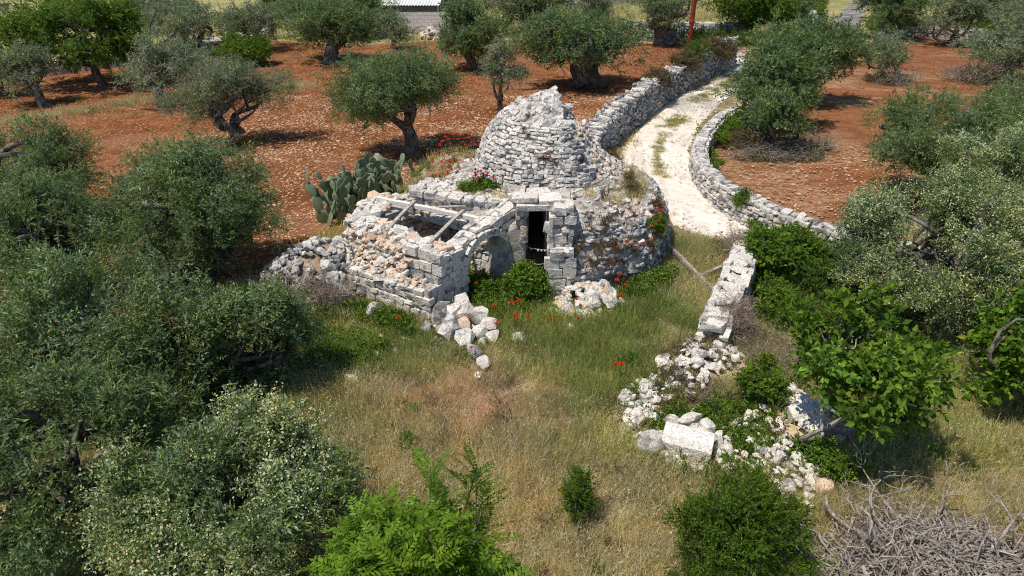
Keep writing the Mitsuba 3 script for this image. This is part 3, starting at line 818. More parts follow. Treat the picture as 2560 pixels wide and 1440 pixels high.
rubble('stone_heap', 'grey stone bank sloping down from the left end of the annex under the olive shade', oval(-4.75, 13.75, 1.75, 1.15, 0.45), bump(-4.45, 13.95, 1.9, 1.2, 1.25, 0.45, 0.8), 420, (0.10, 0.24), [('m_grey', 3), ('m_dark', 6), ('m_pale', 0.6)])
rubble('stone_heap', 'pile of big pale boulders and weathered grey rocks in front of the annex pillar', oval(-1.05, 12.05, 0.85, 0.62, -0.75), bump(-1.05, 12.1, 1.0, 0.75, 0.24, -0.75), 34, (0.10, 0.19), [('m_grey', 4), ('m_pale', 2), ('m_dark', 1)],
       extra=[(-1.08, 12.55, 0.52, 0.5, 0.36, 0.3, 'm_pale'), (-1.2, 12.3, 0.42, 0.34, 0.4, 0.42, 'm_pale'), (-0.98, 12.28, 0.46, 0.4, 0.36, 0.36, 'm_pale'), (-0.72, 12.1, 0.44, 0.46, 0.42, 0.38, 'm_pale'), (-1.0, 12.0, 0.3, 0.34, 0.3, 0.3, 'm_warm'),
              (-1.5, 12.35, 0.34, 0.5, 0.5, 0.55, 'm_dark'), (-1.3, 11.85, 0.28, 0.62, 0.44, 0.42, 'm_grey'), (-0.95, 11.55, 0.24, 0.58, 0.46, 0.4, 'm_grey'), (-0.5, 11.9, 0.36, 0.42, 0.32, 0.26, 'm_pale'), (-0.68, 11.75, 0.24, 0.4, 0.3, 0.3, 'm_pale'), (-0.38, 11.7, 0.2, 0.34, 0.3, 0.28, 'm_pale'), (-0.75, 11.15, 0.18, 0.44, 0.34, 0.32, 'm_dark'), (-0.55, 10.85, 0.14, 0.38, 0.3, 0.24, 'm_grey'), (-0.62, 10.5, 0.08, 0.28, 0.2, 0.2, 'm_pale'), (-1.75, 12.0, 0.16, 0.4, 0.3, 0.3, 'm_dark')])
rubble('stone_heap', 'fallen cream stones heaped at the foot of the hut right of the doorway', oval(1.75, 13.05, 0.85, 0.5, 0.1), bump(1.75, 13.35, 0.9, 0.8, 0.45), 110, (0.10, 0.24), [('m_pale', 4), ('m_white', 2), ('m_warm', 2), ('m_grey', 1)], core=False)
rubble('stone_heap', 'scattered cream stones in the grass below the fallen stones of the hut', oval(1.5, 12.55, 0.6, 0.45), lambda x, y: 0.05 + 0 * x, 26, (0.07, 0.16), [('m_pale', 4), ('m_white', 2)], core=False)
rubble('stone_heap', 'loose grey stones among weeds below the left end of the annex', oval(-3.1, 11.8, 1.0, 0.75), lambda x, y: 0.06 + 0 * x, 46, (0.08, 0.22), [('m_grey', 4), ('m_pale', 3)], core=False)
rubble('stone_heap', 'bed of pale stone chips beside the fallen poles', oval(4.35, 14.3, 0.95, 0.85), lambda x, y: 0.02 + 0 * x, 230, (0.04, 0.11), [('m_white', 2), ('m_pale', 4), ('m_warm', 1)], core=False)
rubble('stone_heap', 'white broken end of the straight wall spilling toward the foundation', [(4.45, 11.9), (3.75, 11.7), (2.8, 10.8), (2.2, 10.35), (2.4, 9.7), (3.2, 9.9), (4.0, 10.4), (4.6, 11.2)], bump(3.5, 10.9, 1.7, 0.85, 0.30, 0.75, 0.8), 150, (0.08, 0.20), [('m_white', 3), ('m_pale', 5), ('m_grey', 2)])
rubble('stone_heap', 'curved line of white blocks at the left side of the ruined foundation', [(2.7, 10.2), (2.3, 10.3), (2.0, 9.9), (2.05, 8.9), (2.35, 8.3), (2.65, 8.4), (2.45, 9.0), (2.5, 9.8)], lambda x, y: 0.10 + 0 * x, 46, (0.10, 0.21), [('m_white', 5), ('m_pale', 3), ('m_grey', 1)], kind=BLOCKY, core=False)
rubble('stone_heap', 'spread of small cream stones at the lower right of the ruined foundation', [(4.0, 8.5), (4.5, 8.6), (4.95, 8.3), (4.75, 7.7), (4.35, 7.25), (3.95, 7.5), (4.1, 8.0)], lambda x, y: 0.09 + 0.12 * n2(x, y, 3), 80, (0.07, 0.15), [('m_white', 3), ('m_pale', 5), ('m_grey', 2)], core=False)
rubble('stone_heap', 'line of white blocks in the shade of the broad leaved tree', [(4.9, 9.9), (5.3, 9.9), (5.55, 9.0), (5.3, 8.5), (4.95, 8.8)], lambda x, y: 0.12 + 0.1 * n2(x, y, 3), 52, (0.12, 0.28), [('m_white', 4), ('m_pale', 4)], kind=BLOCKY, core=False)
rubble('stone_heap', 'few white stones scattered in the weeds inside the foundation', [(2.6, 9.0), (3.4, 8.9), (4.5, 9.6), (4.7, 8.7), (3.9, 8.0), (2.5, 7.9)], lambda x, y: 0.10 + 0 * x, 150, (0.06, 0.16), [('m_white', 4), ('m_pale', 4)], core=False)
rubble('stone_heap', 'cream stones piled behind the long dressed white block', [(2.55, 8.75), (3.2, 8.65), (3.35, 8.9), (2.7, 9.05)], lambda x, y: 0.28 + 0 * x, 12, (0.14, 0.24), [('m_white', 3), ('m_pale', 3)], kind=BLOCKY, core=False,
       extra=[(2.95, 8.86, 0.42, 0.46, 0.22, 0.16, 'm_white'), (2.66, 8.84, 0.36, 0.24, 0.22, 0.22, 'm_pale'), (3.22, 8.72, 0.36, 0.3, 0.26, 0.2, 'm_pale'), (3.42, 8.62, 0.2, 0.2, 0.3, 0.3, 'm_pale')])
# the dressed block itself: a squared trough-like stone with a chamfer and two sawn lines
blk = thing('dressed_block', 'long squared white limestone block lying in the weeds of the foundation', 'stone block')
sec = np.array([(-0.18, 0.0), (0.18, 0.0), (0.18, 0.36), (0.02, 0.40), (-0.12, 0.36), (-0.20, 0.24)])
rows = []
xs = np.array([-0.40, -0.392, -0.20, -0.195, -0.19, 0.0, 0.2, 0.392, 0.40])
for x in xs:
    q = sec.copy()
    if abs(x + 0.195) < 0.001:
        q = q * 0.985
    if abs(x) > 0.395:
        q = (q - [0, 0.18]) * 0.94 + [0, 0.18]
    q = q + R.normal(0, 0.004, q.shape)
    rows.append(np.c_[np.full(6, x), q])
v = np.vstack(rows)
f = []
for i in range(len(xs) - 1):
    for j in range(6):
        k = (j + 1) % 6
        f += [(i * 6 + j, i * 6 + 6 + j, i * 6 + 6 + k), (i * 6 + j, i * 6 + 6 + k, i * 6 + k)]
for j in range(1, 5):
    f += [(0, j, j + 1), ((len(xs) - 1) * 6, (len(xs) - 1) * 6 + j + 1, (len(xs) - 1) * 6 + j)]
a = math.radians(-22)
rot = np.array([[math.cos(a), -math.sin(a), 0], [math.sin(a), math.cos(a), 0], [0, 0, 1]])
scene[blk] = mikit.ply((v @ rot.T + [2.86, 8.50, 0.03], np.array(f)), 'm_hewn')


def rock(label, x, y, z, a, b, c, mat):
    k = thing('rock', label, 'rock')
    t = trimesh.creation.icosphere(2, 0.5)
    q = np.array(t.vertices)
    q = q * (0.75 + 0.6 * meshkit.fbm(q * 2.6 + R.uniform(0, 50, 3), 3)[:, None])
    th = R.uniform(0, 6.28)
    rot = trimesh.transformations.rotation_matrix(th, [0, 0, 1])[:3, :3]
    scene[k] = mikit.ply(((q * [a, b, c]) @ rot.T + [x, y, z], t.faces), mat, smooth=True)


rock('round pale rock alone in the grass right of the boulder pile', 0.13, 11.75, 0.10, 0.30, 0.26, 0.26, 'm_pale')
rock('pinkish round rock in the shade right of the ruined foundation', 4.75, 7.62, 0.12, 0.32, 0.28, 0.26, 'm_warm')
rock('mottled grey rock at the left end of the dressed white block', 2.28, 8.55, 0.15, 0.5, 0.4, 0.4, 'm_grey')
rock('flat pale rock beside the flowering olive at the edge of the meadow', -3.0, 10.35, 0.08, 0.34, 0.24, 0.22, 'm_pale')
rock('white stone slab just above the carob shrub', 3.85, 7.25, 0.10, 0.5, 0.3, 0.22, 'm_white')
rock('dark weathered rock standing below the grey stone bank', -2.95, 12.55, 0.22, 0.4, 0.34, 0.55, 'm_dark')

# pale pebbles of the ploughed field: real stones where they can be told apart
pp = []
oct_v = np.array([(1, 0, 0), (-1, 0, 0), (0, 1, 0), (0, -1, 0), (0, 0, 1), (0, 0, -1.0)])
oct_f = np.array([(0, 2, 4), (2, 1, 4), (1, 3, 4), (3, 0, 4), (2, 0, 5), (1, 2, 5), (3, 1, 5), (0, 3, 5)])
qs = R.uniform([-12, 9], [8, 33], (76000, 2))
qs = qs[shapely.contains_xy(SOIL, qs[:, 0], qs[:, 1])]
cl = n2(qs[:, 0], qs[:, 1], 0.8, 12)
qs = qs[R.random(len(qs)) < np.clip((cl - 0.34) * 3.2, 0.10, 1)]
qr = R.uniform([6, 16], [14, 25], (2600, 2))
qr = qr[shapely.contains_xy(SOIL_R, qr[:, 0], qr[:, 1])]
qg = R.uniform([3.4, 16], [14, 40], (5200, 2))
qg = qg[shapely.contains_xy(ROAD.buffer(0.6), qg[:, 0], qg[:, 1]) & (n2(qg[:, 0], qg[:, 1], 0.9, 77) > 0.5)]
for name, q, lab in (('track_stones', qg, 'loose pale stones lying on the white track and its verges'), ('field_stones', qs, 'small pale stones strewn over the ploughed red orchard earth'), ('field_stones', qr, 'sparse pale stones on the red field beyond the curved wall')):
    s = R.uniform(0.018, 0.052, (len(q), 1, 1)) * np.where(R.random((len(q), 1, 1)) < 0.06, 1.7, 1)
    ang = R.uniform(0, 6.28, len(q))
    rot = np.zeros((len(q), 3, 3))
    rot[:, 0, 0], rot[:, 0, 1], rot[:, 1, 0], rot[:, 1, 1], rot[:, 2, 2] = np.cos(ang), -np.sin(ang), np.sin(ang), np.cos(ang), 1
    jit = R.uniform(0.6, 1.25, (len(q), 6, 1))
    vv = np.einsum('nij,nkj->nki', rot, oct_v[None] * jit * np.array([1.25, 0.9, 0.6]) * s)
    vv += np.c_[q, h_soil(q[:, 0], q[:, 1]) + 0.012][:, None]
    ff = (oct_f[None] + (np.arange(len(q)) * 6)[:, None, None]).reshape(-1, 3)
    pal = np.array([(0.66, 0.62, 0.56), (0.56, 0.52, 0.46), (0.72, 0.68, 0.62), (0.48, 0.44, 0.38)]) if q is qg else np.array([(0.54, 0.36, 0.22), (0.44, 0.24, 0.13), (0.60, 0.46, 0.33), (0.33, 0.16, 0.085)])
    col = np.repeat(pal[R.integers(0, 4, len(q))] * R.uniform(0.8, 1.15, (len(q), 1)), 6, axis=0)
    k = thing(name, lab, 'stones', kind='stuff')
    scene[k] = mikit.ply((vv.reshape(-1, 3), ff), 'm_vcol', color=col)


# ================================================================ foliage
def leaves(pos, direc, nrm, length, width, col, fold=0.12):
    """Rhombic folded leaves; arrays (n,3), lengths and widths (n,)."""
    n = len(pos)
    side = unit(np.cross(direc, nrm))
    up = np.cross(side, direc)
    L, W = length[:, None], width[:, None]
    mid = pos + direc * L * 0.45 - up * W * fold
    v = np.stack([pos, mid + side * W * 0.5 + up * W * fold * 2, pos + direc * L, mid - side * W * 0.5 + up * W * fold * 2], 1)
    f = np.array([[0, 1, 2], [0, 2, 3]])
    F = (f[None] + (np.arange(n) * 4)[:, None, None]).reshape(-1, 3)
    return v.reshape(-1, 3), F, np.repeat(col, 4, axis=0)


def cat3(parts):
    vs, fs, cs, at = [], [], [], 0
    for v, f, c in parts:
        vs.append(v), fs.append(f + at), cs.append(c)
        at += len(v)
    return np.vstack(vs), np.vstack(fs), np.vstack(cs)


def clump(rng, r, twigs, per, ll, lw, pal, wts, twig_col=(0.16, 0.13, 0.09), up=0.35, flat=1.0, flowers=0, fl_col=(0.62, 0.60, 0.36), drop=0.0, spread=1.0):
    pal = np.asarray(pal, float)
    w = np.asarray(wts, float) / np.sum(wts)
    out = []
    for _ in range(twigs):
        d = unit(rng.normal(size=3) * [1, 1, flat] + [0, 0, up])
        start = rng.normal(0, 0.22 * r, 3)
        end = start + d * r * rng.uniform(0.6, 1.1)
        t = np.linspace(0.15, 1.0, per)
        p = start + (end - start) * t[:, None] + rng.normal(0, 0.02 * r, (per, 3))
        p[:, 2] -= drop * r * t ** 2
        ld = unit(d * 0.75 + rng.normal(0, 0.75 * spread, (per, 3)))
        nr = unit(rng.normal(0, 0.6, (per, 3)) + [0, 0, 0.9])
        ln = ll * rng.uniform(0.65, 1.2, per)
        col = pal[rng.choice(len(pal), per, p=w)] * rng.uniform(0.72, 1.3, (per, 1))
        out.append(leaves(p, ld, nr, ln, lw * ln / ll * rng.uniform(0.8, 1.2, per), col))
        s = unit(np.cross(d, rng.normal(size=3))) * 0.004
        tv = np.array([start - s, start + s, end + s * 0.4, end - s * 0.4])
        out.append((tv, np.array([[0, 1, 2], [0, 2, 3]]), np.tile(np.array([twig_col]), (4, 1))))
        if flowers and rng.random() < 0.85:
            m = flowers
            q = end + rng.normal(0, 0.07 * r + 0.02, (m, 3)) - (end - start) * rng.uniform(0, 0.45, (m, 1))
            out.append(leaves(q, unit(rng.normal(size=(m, 3)) + [0, 0, 0.4]), unit(rng.normal(size=(m, 3)) + [0, 0, 0.8]), np.full(m, 0.034) * rng.uniform(0.7, 1.3, m), np.full(m, 0.026), np.tile(np.array([fl_col]), (m, 1)) * rng.uniform(0.8, 1.15, (m, 1))))
    return cat3(out)


GROUPS = {}


def group(name, variants, mat='m_leaf'):
    ks = []
    tints = [(1, 1, 1), (1.18, 1.12, 0.9), (0.70, 0.76, 0.74), (1.08, 1.15, 1.18), (0.88, 0.92, 0.72), (1.2, 1.24, 1.22)]
    for i, (v, f, c) in enumerate(variants):
        if mat != 'm_vcol':
            c = c * np.array(tints[i % 6])
        k = f'group_{name}_{i}'
        scene[k] = {'type': 'shapegroup', 'leaves': mikit.ply((v, f), mat, color=np.clip(c, 0.004, 0.9))}
        ks.append(k)
    GROUPS[name] = ks


G = np.random.default_rng(21)
OLIVE = [(0.117, 0.2, 0.076), (0.179, 0.269, 0.11), (0.331, 0.428, 0.262), (0.331, 0.386, 0.11)]
SILVER = [(0.165, 0.231, 0.127), (0.275, 0.341, 0.22), (0.407, 0.462, 0.341), (0.264, 0.308, 0.11)]
GREENS = [(0.097, 0.187, 0.029), (0.156, 0.276, 0.043), (0.242, 0.367, 0.061), (0.421, 0.448, 0.079)]
DKGREEN = [(0.072, 0.138, 0.029), (0.108, 0.198, 0.041), (0.168, 0.264, 0.06), (0.288, 0.312, 0.096)]
group('olive', [clump(G, 0.36, 16, 14, 0.081, 0.022, OLIVE, [4, 4, 3.0, 1.4], flowers=1, fl_col=(0.48, 0.50, 0.24)) for _ in range(6)])
group('bloom', [clump(G, 0.36, 16, 14, 0.080, 0.022, OLIVE, [3, 4, 2.6, 1.4], flowers=12, fl_col=(0.80, 0.80, 0.52)) for _ in range(6)])
group('silver', [clump(G, 0.45, 15, 16, 0.09, 0.020, SILVER, [3, 4, 3, 1], up=0.2) for _ in range(4)])
group('far_olive', [clump(G, 0.5, 11, 13, 0.135, 0.046, OLIVE, [4, 4, 2.2, 1.4], flowers=2, fl_col=(0.44, 0.46, 0.22)) for _ in range(5)])
group('far_silver', [clump(G, 0.5, 11, 12, 0.13, 0.037, SILVER, [3, 4, 3, 1]) for _ in range(5)])
group('almond', [clump(G, 0.5, 15, 14, 0.13, 0.056, [(0.11, 0.20, 0.034), (0.16, 0.26, 0.042), (0.24, 0.33, 0.065)], [4, 4, 2], drop=0.2) for _ in range(4)])
group('broadleaf', [clump(G, 0.36, 13, 9, 0.145, 0.085, GREENS, [4, 5, 2.5, 0.5], up=0.25, drop=0.25, spread=0.8) for _ in range(5)], 'm_gloss_leaf')
group('bush', [clump(G, 0.30, 20, 16, 0.052, 0.024, DKGREEN, [3, 4, 3, 0.4], up=0.5) for _ in range(4)])
group('lentisk', [clump(G, 0.22, 22, 17, 0.045, 0.014, [(0.08, 0.16, 0.022), (0.12, 0.22, 0.03), (0.19, 0.29, 0.045)], [3, 4, 2.5], up=0.8, spread=0.6) for _ in range(4)], 'm_gloss_leaf')
group('ivy', [clump(G, 0.30, 20, 15, 0.06, 0.045, GREENS, [4, 4, 2, 0.4], up=0.5) for _ in range(4)], 'm_gloss_leaf')
group('weed', [clump(G, 0.20, 20, 12, 0.06, 0.026, GREENS, [4, 4, 2.5, 0.6], up=0.9, flat=0.7) for _ in range(4)])
group('greyweed', [clump(G, 0.20, 16, 12, 0.05, 0.018, [(0.20, 0.15, 0.09), (0.14, 0.15, 0.06), (0.30, 0.24, 0.16)], [3, 3, 3], up=0.6, flat=0.7) for _ in range(3)])
group('redweed', [clump(G, 0.16, 14, 10, 0.035, 0.014, [(0.20, 0.07, 0.05), (0.27, 0.13, 0.07), (0.16, 0.12, 0.06)], [3, 3, 2], up=0.6, flat=0.7, twig_col=(0.25, 0.1, 0.07)) for _ in range(3)])


def inst(group_name, pos, scale, rng=R, up=None, squash=1.0):
    ks = GROUPS[group_name]
    a = rng.uniform(0, 360)
    M = T().translate([float(x) for x in pos])
    if up is not None:
        ax = np.cross([0, 0, 1], up)
        s = np.linalg.norm(ax)
        if s > 1e-5:
            M = M @ T().rotate((ax / s).tolist(), float(np.degrees(np.arctan2(s, up[2]))))
    M = M @ T().rotate([0, 0, 1], float(a)) @ T().scale([float(scale), float(scale), float(scale * squash)])
    return {'type': 'instance', 'to_world': M, 'g': {'type': 'ref', 'id': ks[rng.integers(len(ks))]}}


def put(key, items):
    """The pieces of one mass of leaves: key__001, key__002 ..."""
    for i, it in enumerate(items):
        scene[f'{key}__{i + 1:03d}'] = it


def crown_points(rng, c, rad, lobes, n, lobe_r=0.42, shell=0.62, hang=0.0, spread=0.62):
    """Clump centres: billows placed inside an ellipsoid, clumps on the skin of each billow."""
    c, rad = np.asarray(c, float), np.asarray(rad, float)
    d = unit(rng.normal(size=(lobes, 3)) + [0, 0, 0.15])
    lc = c + d * rad * spread * rng.uniform(0.75, 1.1, (lobes, 1))
    lr = rad * lobe_r * rng.uniform(0.75, 1.25, (lobes, 1))
    which = rng.integers(0, lobes, n)
    dd = unit(rng.normal(size=(n, 3)))
    far = np.where(rng.random((n, 1)) < (0.2 if lobes <= 12 else 0.12), rng.uniform(1.0, 1.45, (n, 1)), rng.uniform(shell, 1.0, (n, 1)))   # a few shoots leave the outline
    p = lc[which] + dd * lr[which] * far
    up = unit((p - c) / rad + [0, 0, 0.35])
    return p, up, lc, lr


def tree(name, label, cat, base, centre, rad, leafkind, n, lobes=9, trunk=0.2, fork=None, limbs=4, seed=0, grp=None, scale=1.0, lobe_r=0.42, twist=0.16, lean=None, shell=0.62, bark='m_bark', show_twigs=True, hollow=False, spread=0.62):
    rng = np.random.default_rng(seed + 100)
    if lobes > 20:
        lobe_r, spread = 0.27, 0.78
    k = thing(name, label, cat, grp)
    base, centre, rad = np.asarray(base, float), np.asarray(centre, float), np.asarray(rad, float)
    p, up, lc, lr = crown_points(rng, centre, rad, lobes, n, lobe_r, shell, spread=spread)
    low = p[:, 2] < 0.15
    p[low, 2] = 0.15 + rng.random(low.sum()) * 0.2
    if fork is None:
        fork = base + (centre - base) * [0.35, 0.35, 0.30] + [0, 0, 0.15]
    fork = np.asarray(fork, float)
    pts = curve(base - [0, 0, 0.08], fork, 9, twist * 0.5, rng)
    rr = trunk * (1.0 + 0.55 * np.exp(-np.linspace(0, 5, 9))) * np.linspace(1.0, 0.82, 9)
    scene[k + '__trunk'] = mikit.ply(tube(pts, rr, 14, 0.30, seed), bark, smooth=60)
    order = rng.permutation(len(lc))
    groups = [order[i::limbs] for i in range(limbs)]
    for gi, g_ in enumerate(groups):
        if len(g_) == 0:
            continue
        ms = []
        main = lc[g_[0]]
        c1 = curve(fork - [0, 0, 0.06], main, 9, twist, rng)
        ms.append(tube(c1, np.linspace(trunk * 0.62, trunk * 0.14, 9), 8, 0.22, seed + gi))
        for q in g_[1:]:
            i0 = rng.integers(3, 7)
            ms.append(tube(curve(c1[i0], lc[q], 7, twist, rng), np.linspace(trunk * 0.34, trunk * 0.10, 7), 6, 0.15, seed + gi))
        if show_twigs and lobes <= 20:
            for q in g_:
                for _ in range(5):
                    tgt = p[rng.integers(len(p))] if False else lc[q] + unit(rng.normal(size=3)) * lr[q] * 0.85
                    ms.append(tube(curve(lc[q] - (lc[q] - fork) * 0.15 * rng.random(), tgt, 5, 0.12, rng), np.linspace(trunk * 0.12, 0.008, 5), 4))
        part(k, 'limb', mikit.ply(join(ms), bark, smooth=60))
    fl = meshkit.noise(p * 1.5, seed) > 0.38            # flowers come in drifts, not everywhere
    put(k + '__crown', [inst('olive' if leafkind == 'bloom' and not b else leafkind, q, scale * rng.uniform(0.7, 1.25), rng, u) for q, u, b in zip(p, up, fl)])
    return k


OL = 'olive tree'
# orchard on the red earth
tree('olive_tree', 'dense dark olive with a rounded crown standing just behind the stone hut', OL, (-3.75, 24.3, 0), (-4.1, 24.3, 2.25), (2.25, 2.1, 1.35), 'olive', 380, 16, 0.24, (-3.8, 24.3, 0.95), 4, 1)
tree('olive_tree', 'ancient olive with a massive hollow looking trunk beside the tall track wall', OL, (3.78, 34.4, 0), (3.2, 34.5, 2.4), (3.15, 2.7, 1.3), 'far_olive', 380, 17, 0.72, (3.5, 34.4, 1.35), 5, 2, twist=0.2)
tree('olive_tree', 'olive with a slanting trunk left of the ancient olive', OL, (-1.98, 38.5, 0), (-2.4, 38.6, 2.3), (2.2, 2.0, 1.35), 'far_olive', 230, 10, 0.28, (-2.5, 38.5, 1.2), 4, 3)
tree('olive_tree', 'wide dark olive with a short crooked trunk at the upper left centre', OL, (-10.5, 41, 0), (-10.3, 41, 1.95), (3.0, 2.4, 1.35), 'far_olive', 300, 12, 0.4, (-10.3, 41, 0.9), 4, 4)
tree('olive_tree', 'slender young olive with several thin stems right behind the hut cone', OL, (-0.53, 30.0, 0), (-0.4, 30.0, 2.0), (1.15, 1.0, 0.9), 'far_silver', 70, 8, 0.12, (-0.53, 30, 0.5), 5, 5, scale=0.8, twist=0.08)
tree('olive_tree', 'twisted sparse olive with dark bare limbs left of the dense round olive', OL, (-10.3, 24.8, 0), (-10.3, 25.0, 1.8), (2.6, 2.0, 1.25), 'silver', 170, 13, 0.19, (-10.3, 24.9, 0.7), 5, 66, twist=0.2, lobe_r=0.34)
tree('olive_tree', 'thin silvery olive with a forked trunk in front of the bright green tree', OL, (-15.7, 31.0, 0), (-15.7, 31.2, 2.1), (2.6, 2.2, 1.4), 'far_silver', 150, 10, 0.2, (-15.7, 31, 1.0), 3, 7, twist=0.2)
tree('broad_green_tree', 'large bright green almond tree with a slim straight trunk at the upper left', 'almond tree', (-20.7, 35.2, 0), (-21.2, 35.2, 2.6), (4.0, 3.0, 1.75), 'almond', 270, 30, 0.2, (-20.9, 35.2, 1.1), 5, 8, twist=0.1)
tree('olive_tree', 'small silvery olive with a leaning trunk near the left edge', OL, (-20.9, 30.8, 0), (-21.6, 30.9, 1.75), (1.5, 1.3, 0.85), 'far_silver', 85, 7, 0.2, (-21.2, 30.8, 0.95), 3, 9)
tree('olive_tree', 'olive cut by the left edge of the picture beyond the small silvery olive', OL, (-24.3, 33.0, 0), (-24.7, 33.0, 1.7), (1.5, 1.3, 0.9), 'far_silver', 80, 7, 0.2, (-24.4, 33, 0.9), 3, 10)
tree('olive_tree', 'grey green olive with a bare twisted top branch behind the forked silvery olive', OL, (-18.6, 42.5, 0), (-18.6, 42.5, 1.9), (2.4, 2.0, 1.1), 'far_silver', 130, 9, 0.22, None, 4, 11, twist=0.3)
tree('olive_tree', 'pale bushy olive right of the bare twisted top branch', OL, (-15.9, 45.0, 0), (-15.9, 45, 1.75), (2.3, 2.0, 1.1), 'far_silver', 170, 9, 0.22, None, 4, 12)
tree('green_bush', 'bright green round bush between the pale bushy olive and the twisted sparse olive', 'bush', (-15.3, 40.2, 0), (-15.2, 40.2, 0.85), (1.5, 1.2, 0.8), 'almond', 110, 6, 0.08, None, 4, 13, scale=0.9)
tree('dark_shrub', 'round dark shrub at the top left corner behind the almond tree', 'shrub', (-30.2, 45.0, 0), (-30.2, 45, 1.15), (1.3, 1.2, 1.1), 'far_olive', 100, 6, 0.1, None, 3, 14)
tree('olive_tree', 'old olive with a thick pale trunk in the top left corner', OL, (-35.5, 50, 0), (-35.8, 50, 2.6), (2.6, 2.2, 1.2), 'far_silver', 130, 8, 0.5, (-35.6, 50, 1.3), 3, 15)
tree('green_bush', 'bright green bush at the top edge left of the wide dark olive', 'bush', (-19.2, 60, 0), (-19.2, 60, 1.0), (1.7, 1.4, 1.0), 'almond', 110, 6, 0.08, None, 3, 16)
tree('dark_tree', 'dark green tree at the top edge behind the wide dark olive', 'tree', (-9.9, 50.5, 0), (-10.6, 50.5, 2.3), (2.9, 2.0, 1.7), 'far_olive', 230, 10, 0.25, None, 3, 17)
tree('olive_tree', 'little sparse olive in front of the white roofed shed', OL, (-7.6, 45.2, 0), (-7.2, 45.2, 1.4), (1.2, 1.0, 0.8), 'far_silver', 50, 7, 0.12, (-7.5, 45.2, 0.7), 3, 18, twist=0.22)
tree('dark_tree', 'dark green tree at the top edge behind the ancient olive', 'tree', (2.3, 52, 0), (2.2, 52, 2.2), (2.4, 2.0, 1.7), 'far_olive', 220, 9, 0.25, None, 3, 19)
tree('broad_green_tree', 'bright green tree at the top edge right of the white roofed shed', 'tree', (-4.0, 57, 0), (-3.9, 57, 2.0), (2.0, 1.6, 1.5), 'almond', 150, 8, 0.15, None, 3, 20)
tree('olive_tree', 'sparse old olive with a thick forked trunk beside the rust red pole', OL, (10.2, 47.4, 0), (10.0, 47.4, 2.5), (3.1, 2.4, 1.4), 'far_silver', 185, 11, 0.62, (10.0, 47.4, 1.3), 5, 21, twist=0.24)
tree('broad_green_tree', 'yellow green walnut like tree at the top right of the rust red pole', 'tree', (16.1, 48.6, 0), (16.0, 48.6, 2.5), (3.0, 2.4, 1.4), 'almond', 280, 12, 0.28, (16.0, 48.6, 1.2), 4, 22)
tree('olive_tree', 'small olive on the grass left of the paved lane', OL, (22.7, 57.2, 0), (22.7, 57.2, 1.6), (1.5, 1.2, 0.9), 'far_olive', 90, 6, 0.2, None, 3, 23)
tree('olive_tree', 'dark olive overhanging the right side of the paved lane', OL, (25.6, 49.5, 0), (25.9, 49.5, 2.4), (2.4, 2.2, 1.7), 'far_olive', 240, 10, 0.3, None, 4, 24)
for i, (x, y, rx, rz, kd, lab) in enumerate([
        (-26.0, 52.0, 2.6, 1.3, 'far_silver', 'pale olive at the top left behind the almond tree'),
        (-22.5, 47.5, 2.4, 1.2, 'far_silver', 'grey olive just beyond the pale wall left of the twisted branch'),
        (-13.4, 49.5, 2.3, 1.1, 'far_olive', 'dark olive peeping over the wide dark olive at its left'),
        (-0.5, 51.5, 2.6, 1.4, 'far_silver', 'pale olive at the top edge behind the slanting olive'),
        (6.0, 54.5, 1.9, 1.1, 'far_silver', 'small grey olive in the straw field left of the sparse old olive'),
        (19.4, 52.0, 2.0, 1.1, 'far_olive', 'small dark olive between the yellow green tree and the lane'),
        (28.6, 46.3, 2.6, 1.3, 'far_silver', 'grey olive at the far corner of the right red field'),
        (36.5, 45.0, 3.0, 1.5, 'far_silver', 'grey olive cut by the right edge above the open pruned olive'),
        (30.0, 58.0, 3.0, 1.6, 'far_silver', 'olive beyond the hedge wall at the top right'),
        (38.0, 60.0, 3.2, 1.7, 'far_olive', 'darker olive at the top edge near the right corner'),
        (44.0, 56.0, 3.0, 1.6, 'far_silver', 'olive in the very corner at the top right'),
        (31.5, 37.0, 2.4, 1.3, 'far_silver', 'silvery olive at the right edge behind the cut branches')]):
    tree('olive_tree', lab, OL, (x, y, 0), (x, y, rz + 0.7), (rx, rx * 0.85, rz), kd, int(62 * rx), 10, 0.22, None, 4, 60 + i)
# right of the track
tree('olive_tree', 'large flowering olive overhanging the right side of the track', OL, (13.4, 32.0, 0), (13.2, 32.0, 2.35), (2.5, 2.1, 1.3), 'far_olive', 330, 12, 0.35, (13.4, 32, 0.9), 4, 25)
tree('olive_tree', 'loose olive with drooping foliage between the curved wall and the large flowering olive', OL, (10.4, 27.8, 0), (10.4, 27.6, 1.75), (1.8, 1.5, 1.8), 'far_olive', 230, 14, 0.2, (10.7, 28.6, 0.9), 4, 26, twist=0.2)
tree('olive_tree', 'low bushy olive with cut branches lying round its foot inside the curved wall', OL, (9.3, 24.2, 0), (9.35, 24.3, 1.4), (1.0, 0.9, 0.75), 'far_olive', 60, 8, 0.14, (9.35, 24.25, 0.55), 4, 27, twist=0.25)
tree('olive_tree', 'thin olive sapling on the verge at the near end of the right red field', OL, (19.1, 36.4, 0), (19.1, 36.4, 1.5), (1.3, 1.1, 0.85), 'far_silver', 70, 7, 0.1, (19.1, 36.4, 0.7), 3, 28)
tree('olive_tree', 'tall olive in the upper right corner beyond the hedge wall', OL, (33.5, 51, 0), (33.5, 51, 2.6), (4.2, 3.2, 1.7), 'far_silver', 330, 13, 0.3, None, 4, 29)
tree('olive_tree', 'open pruned olive with a dark bare trunk at the right edge of the red field', OL, (25.6, 36.4, 0), (25.6, 36.6, 1.9), (2.5, 2.2, 1.2), 'far_silver', 170, 10, 0.22, (25.7, 36.4, 1.0), 4, 30, twist=0.22)
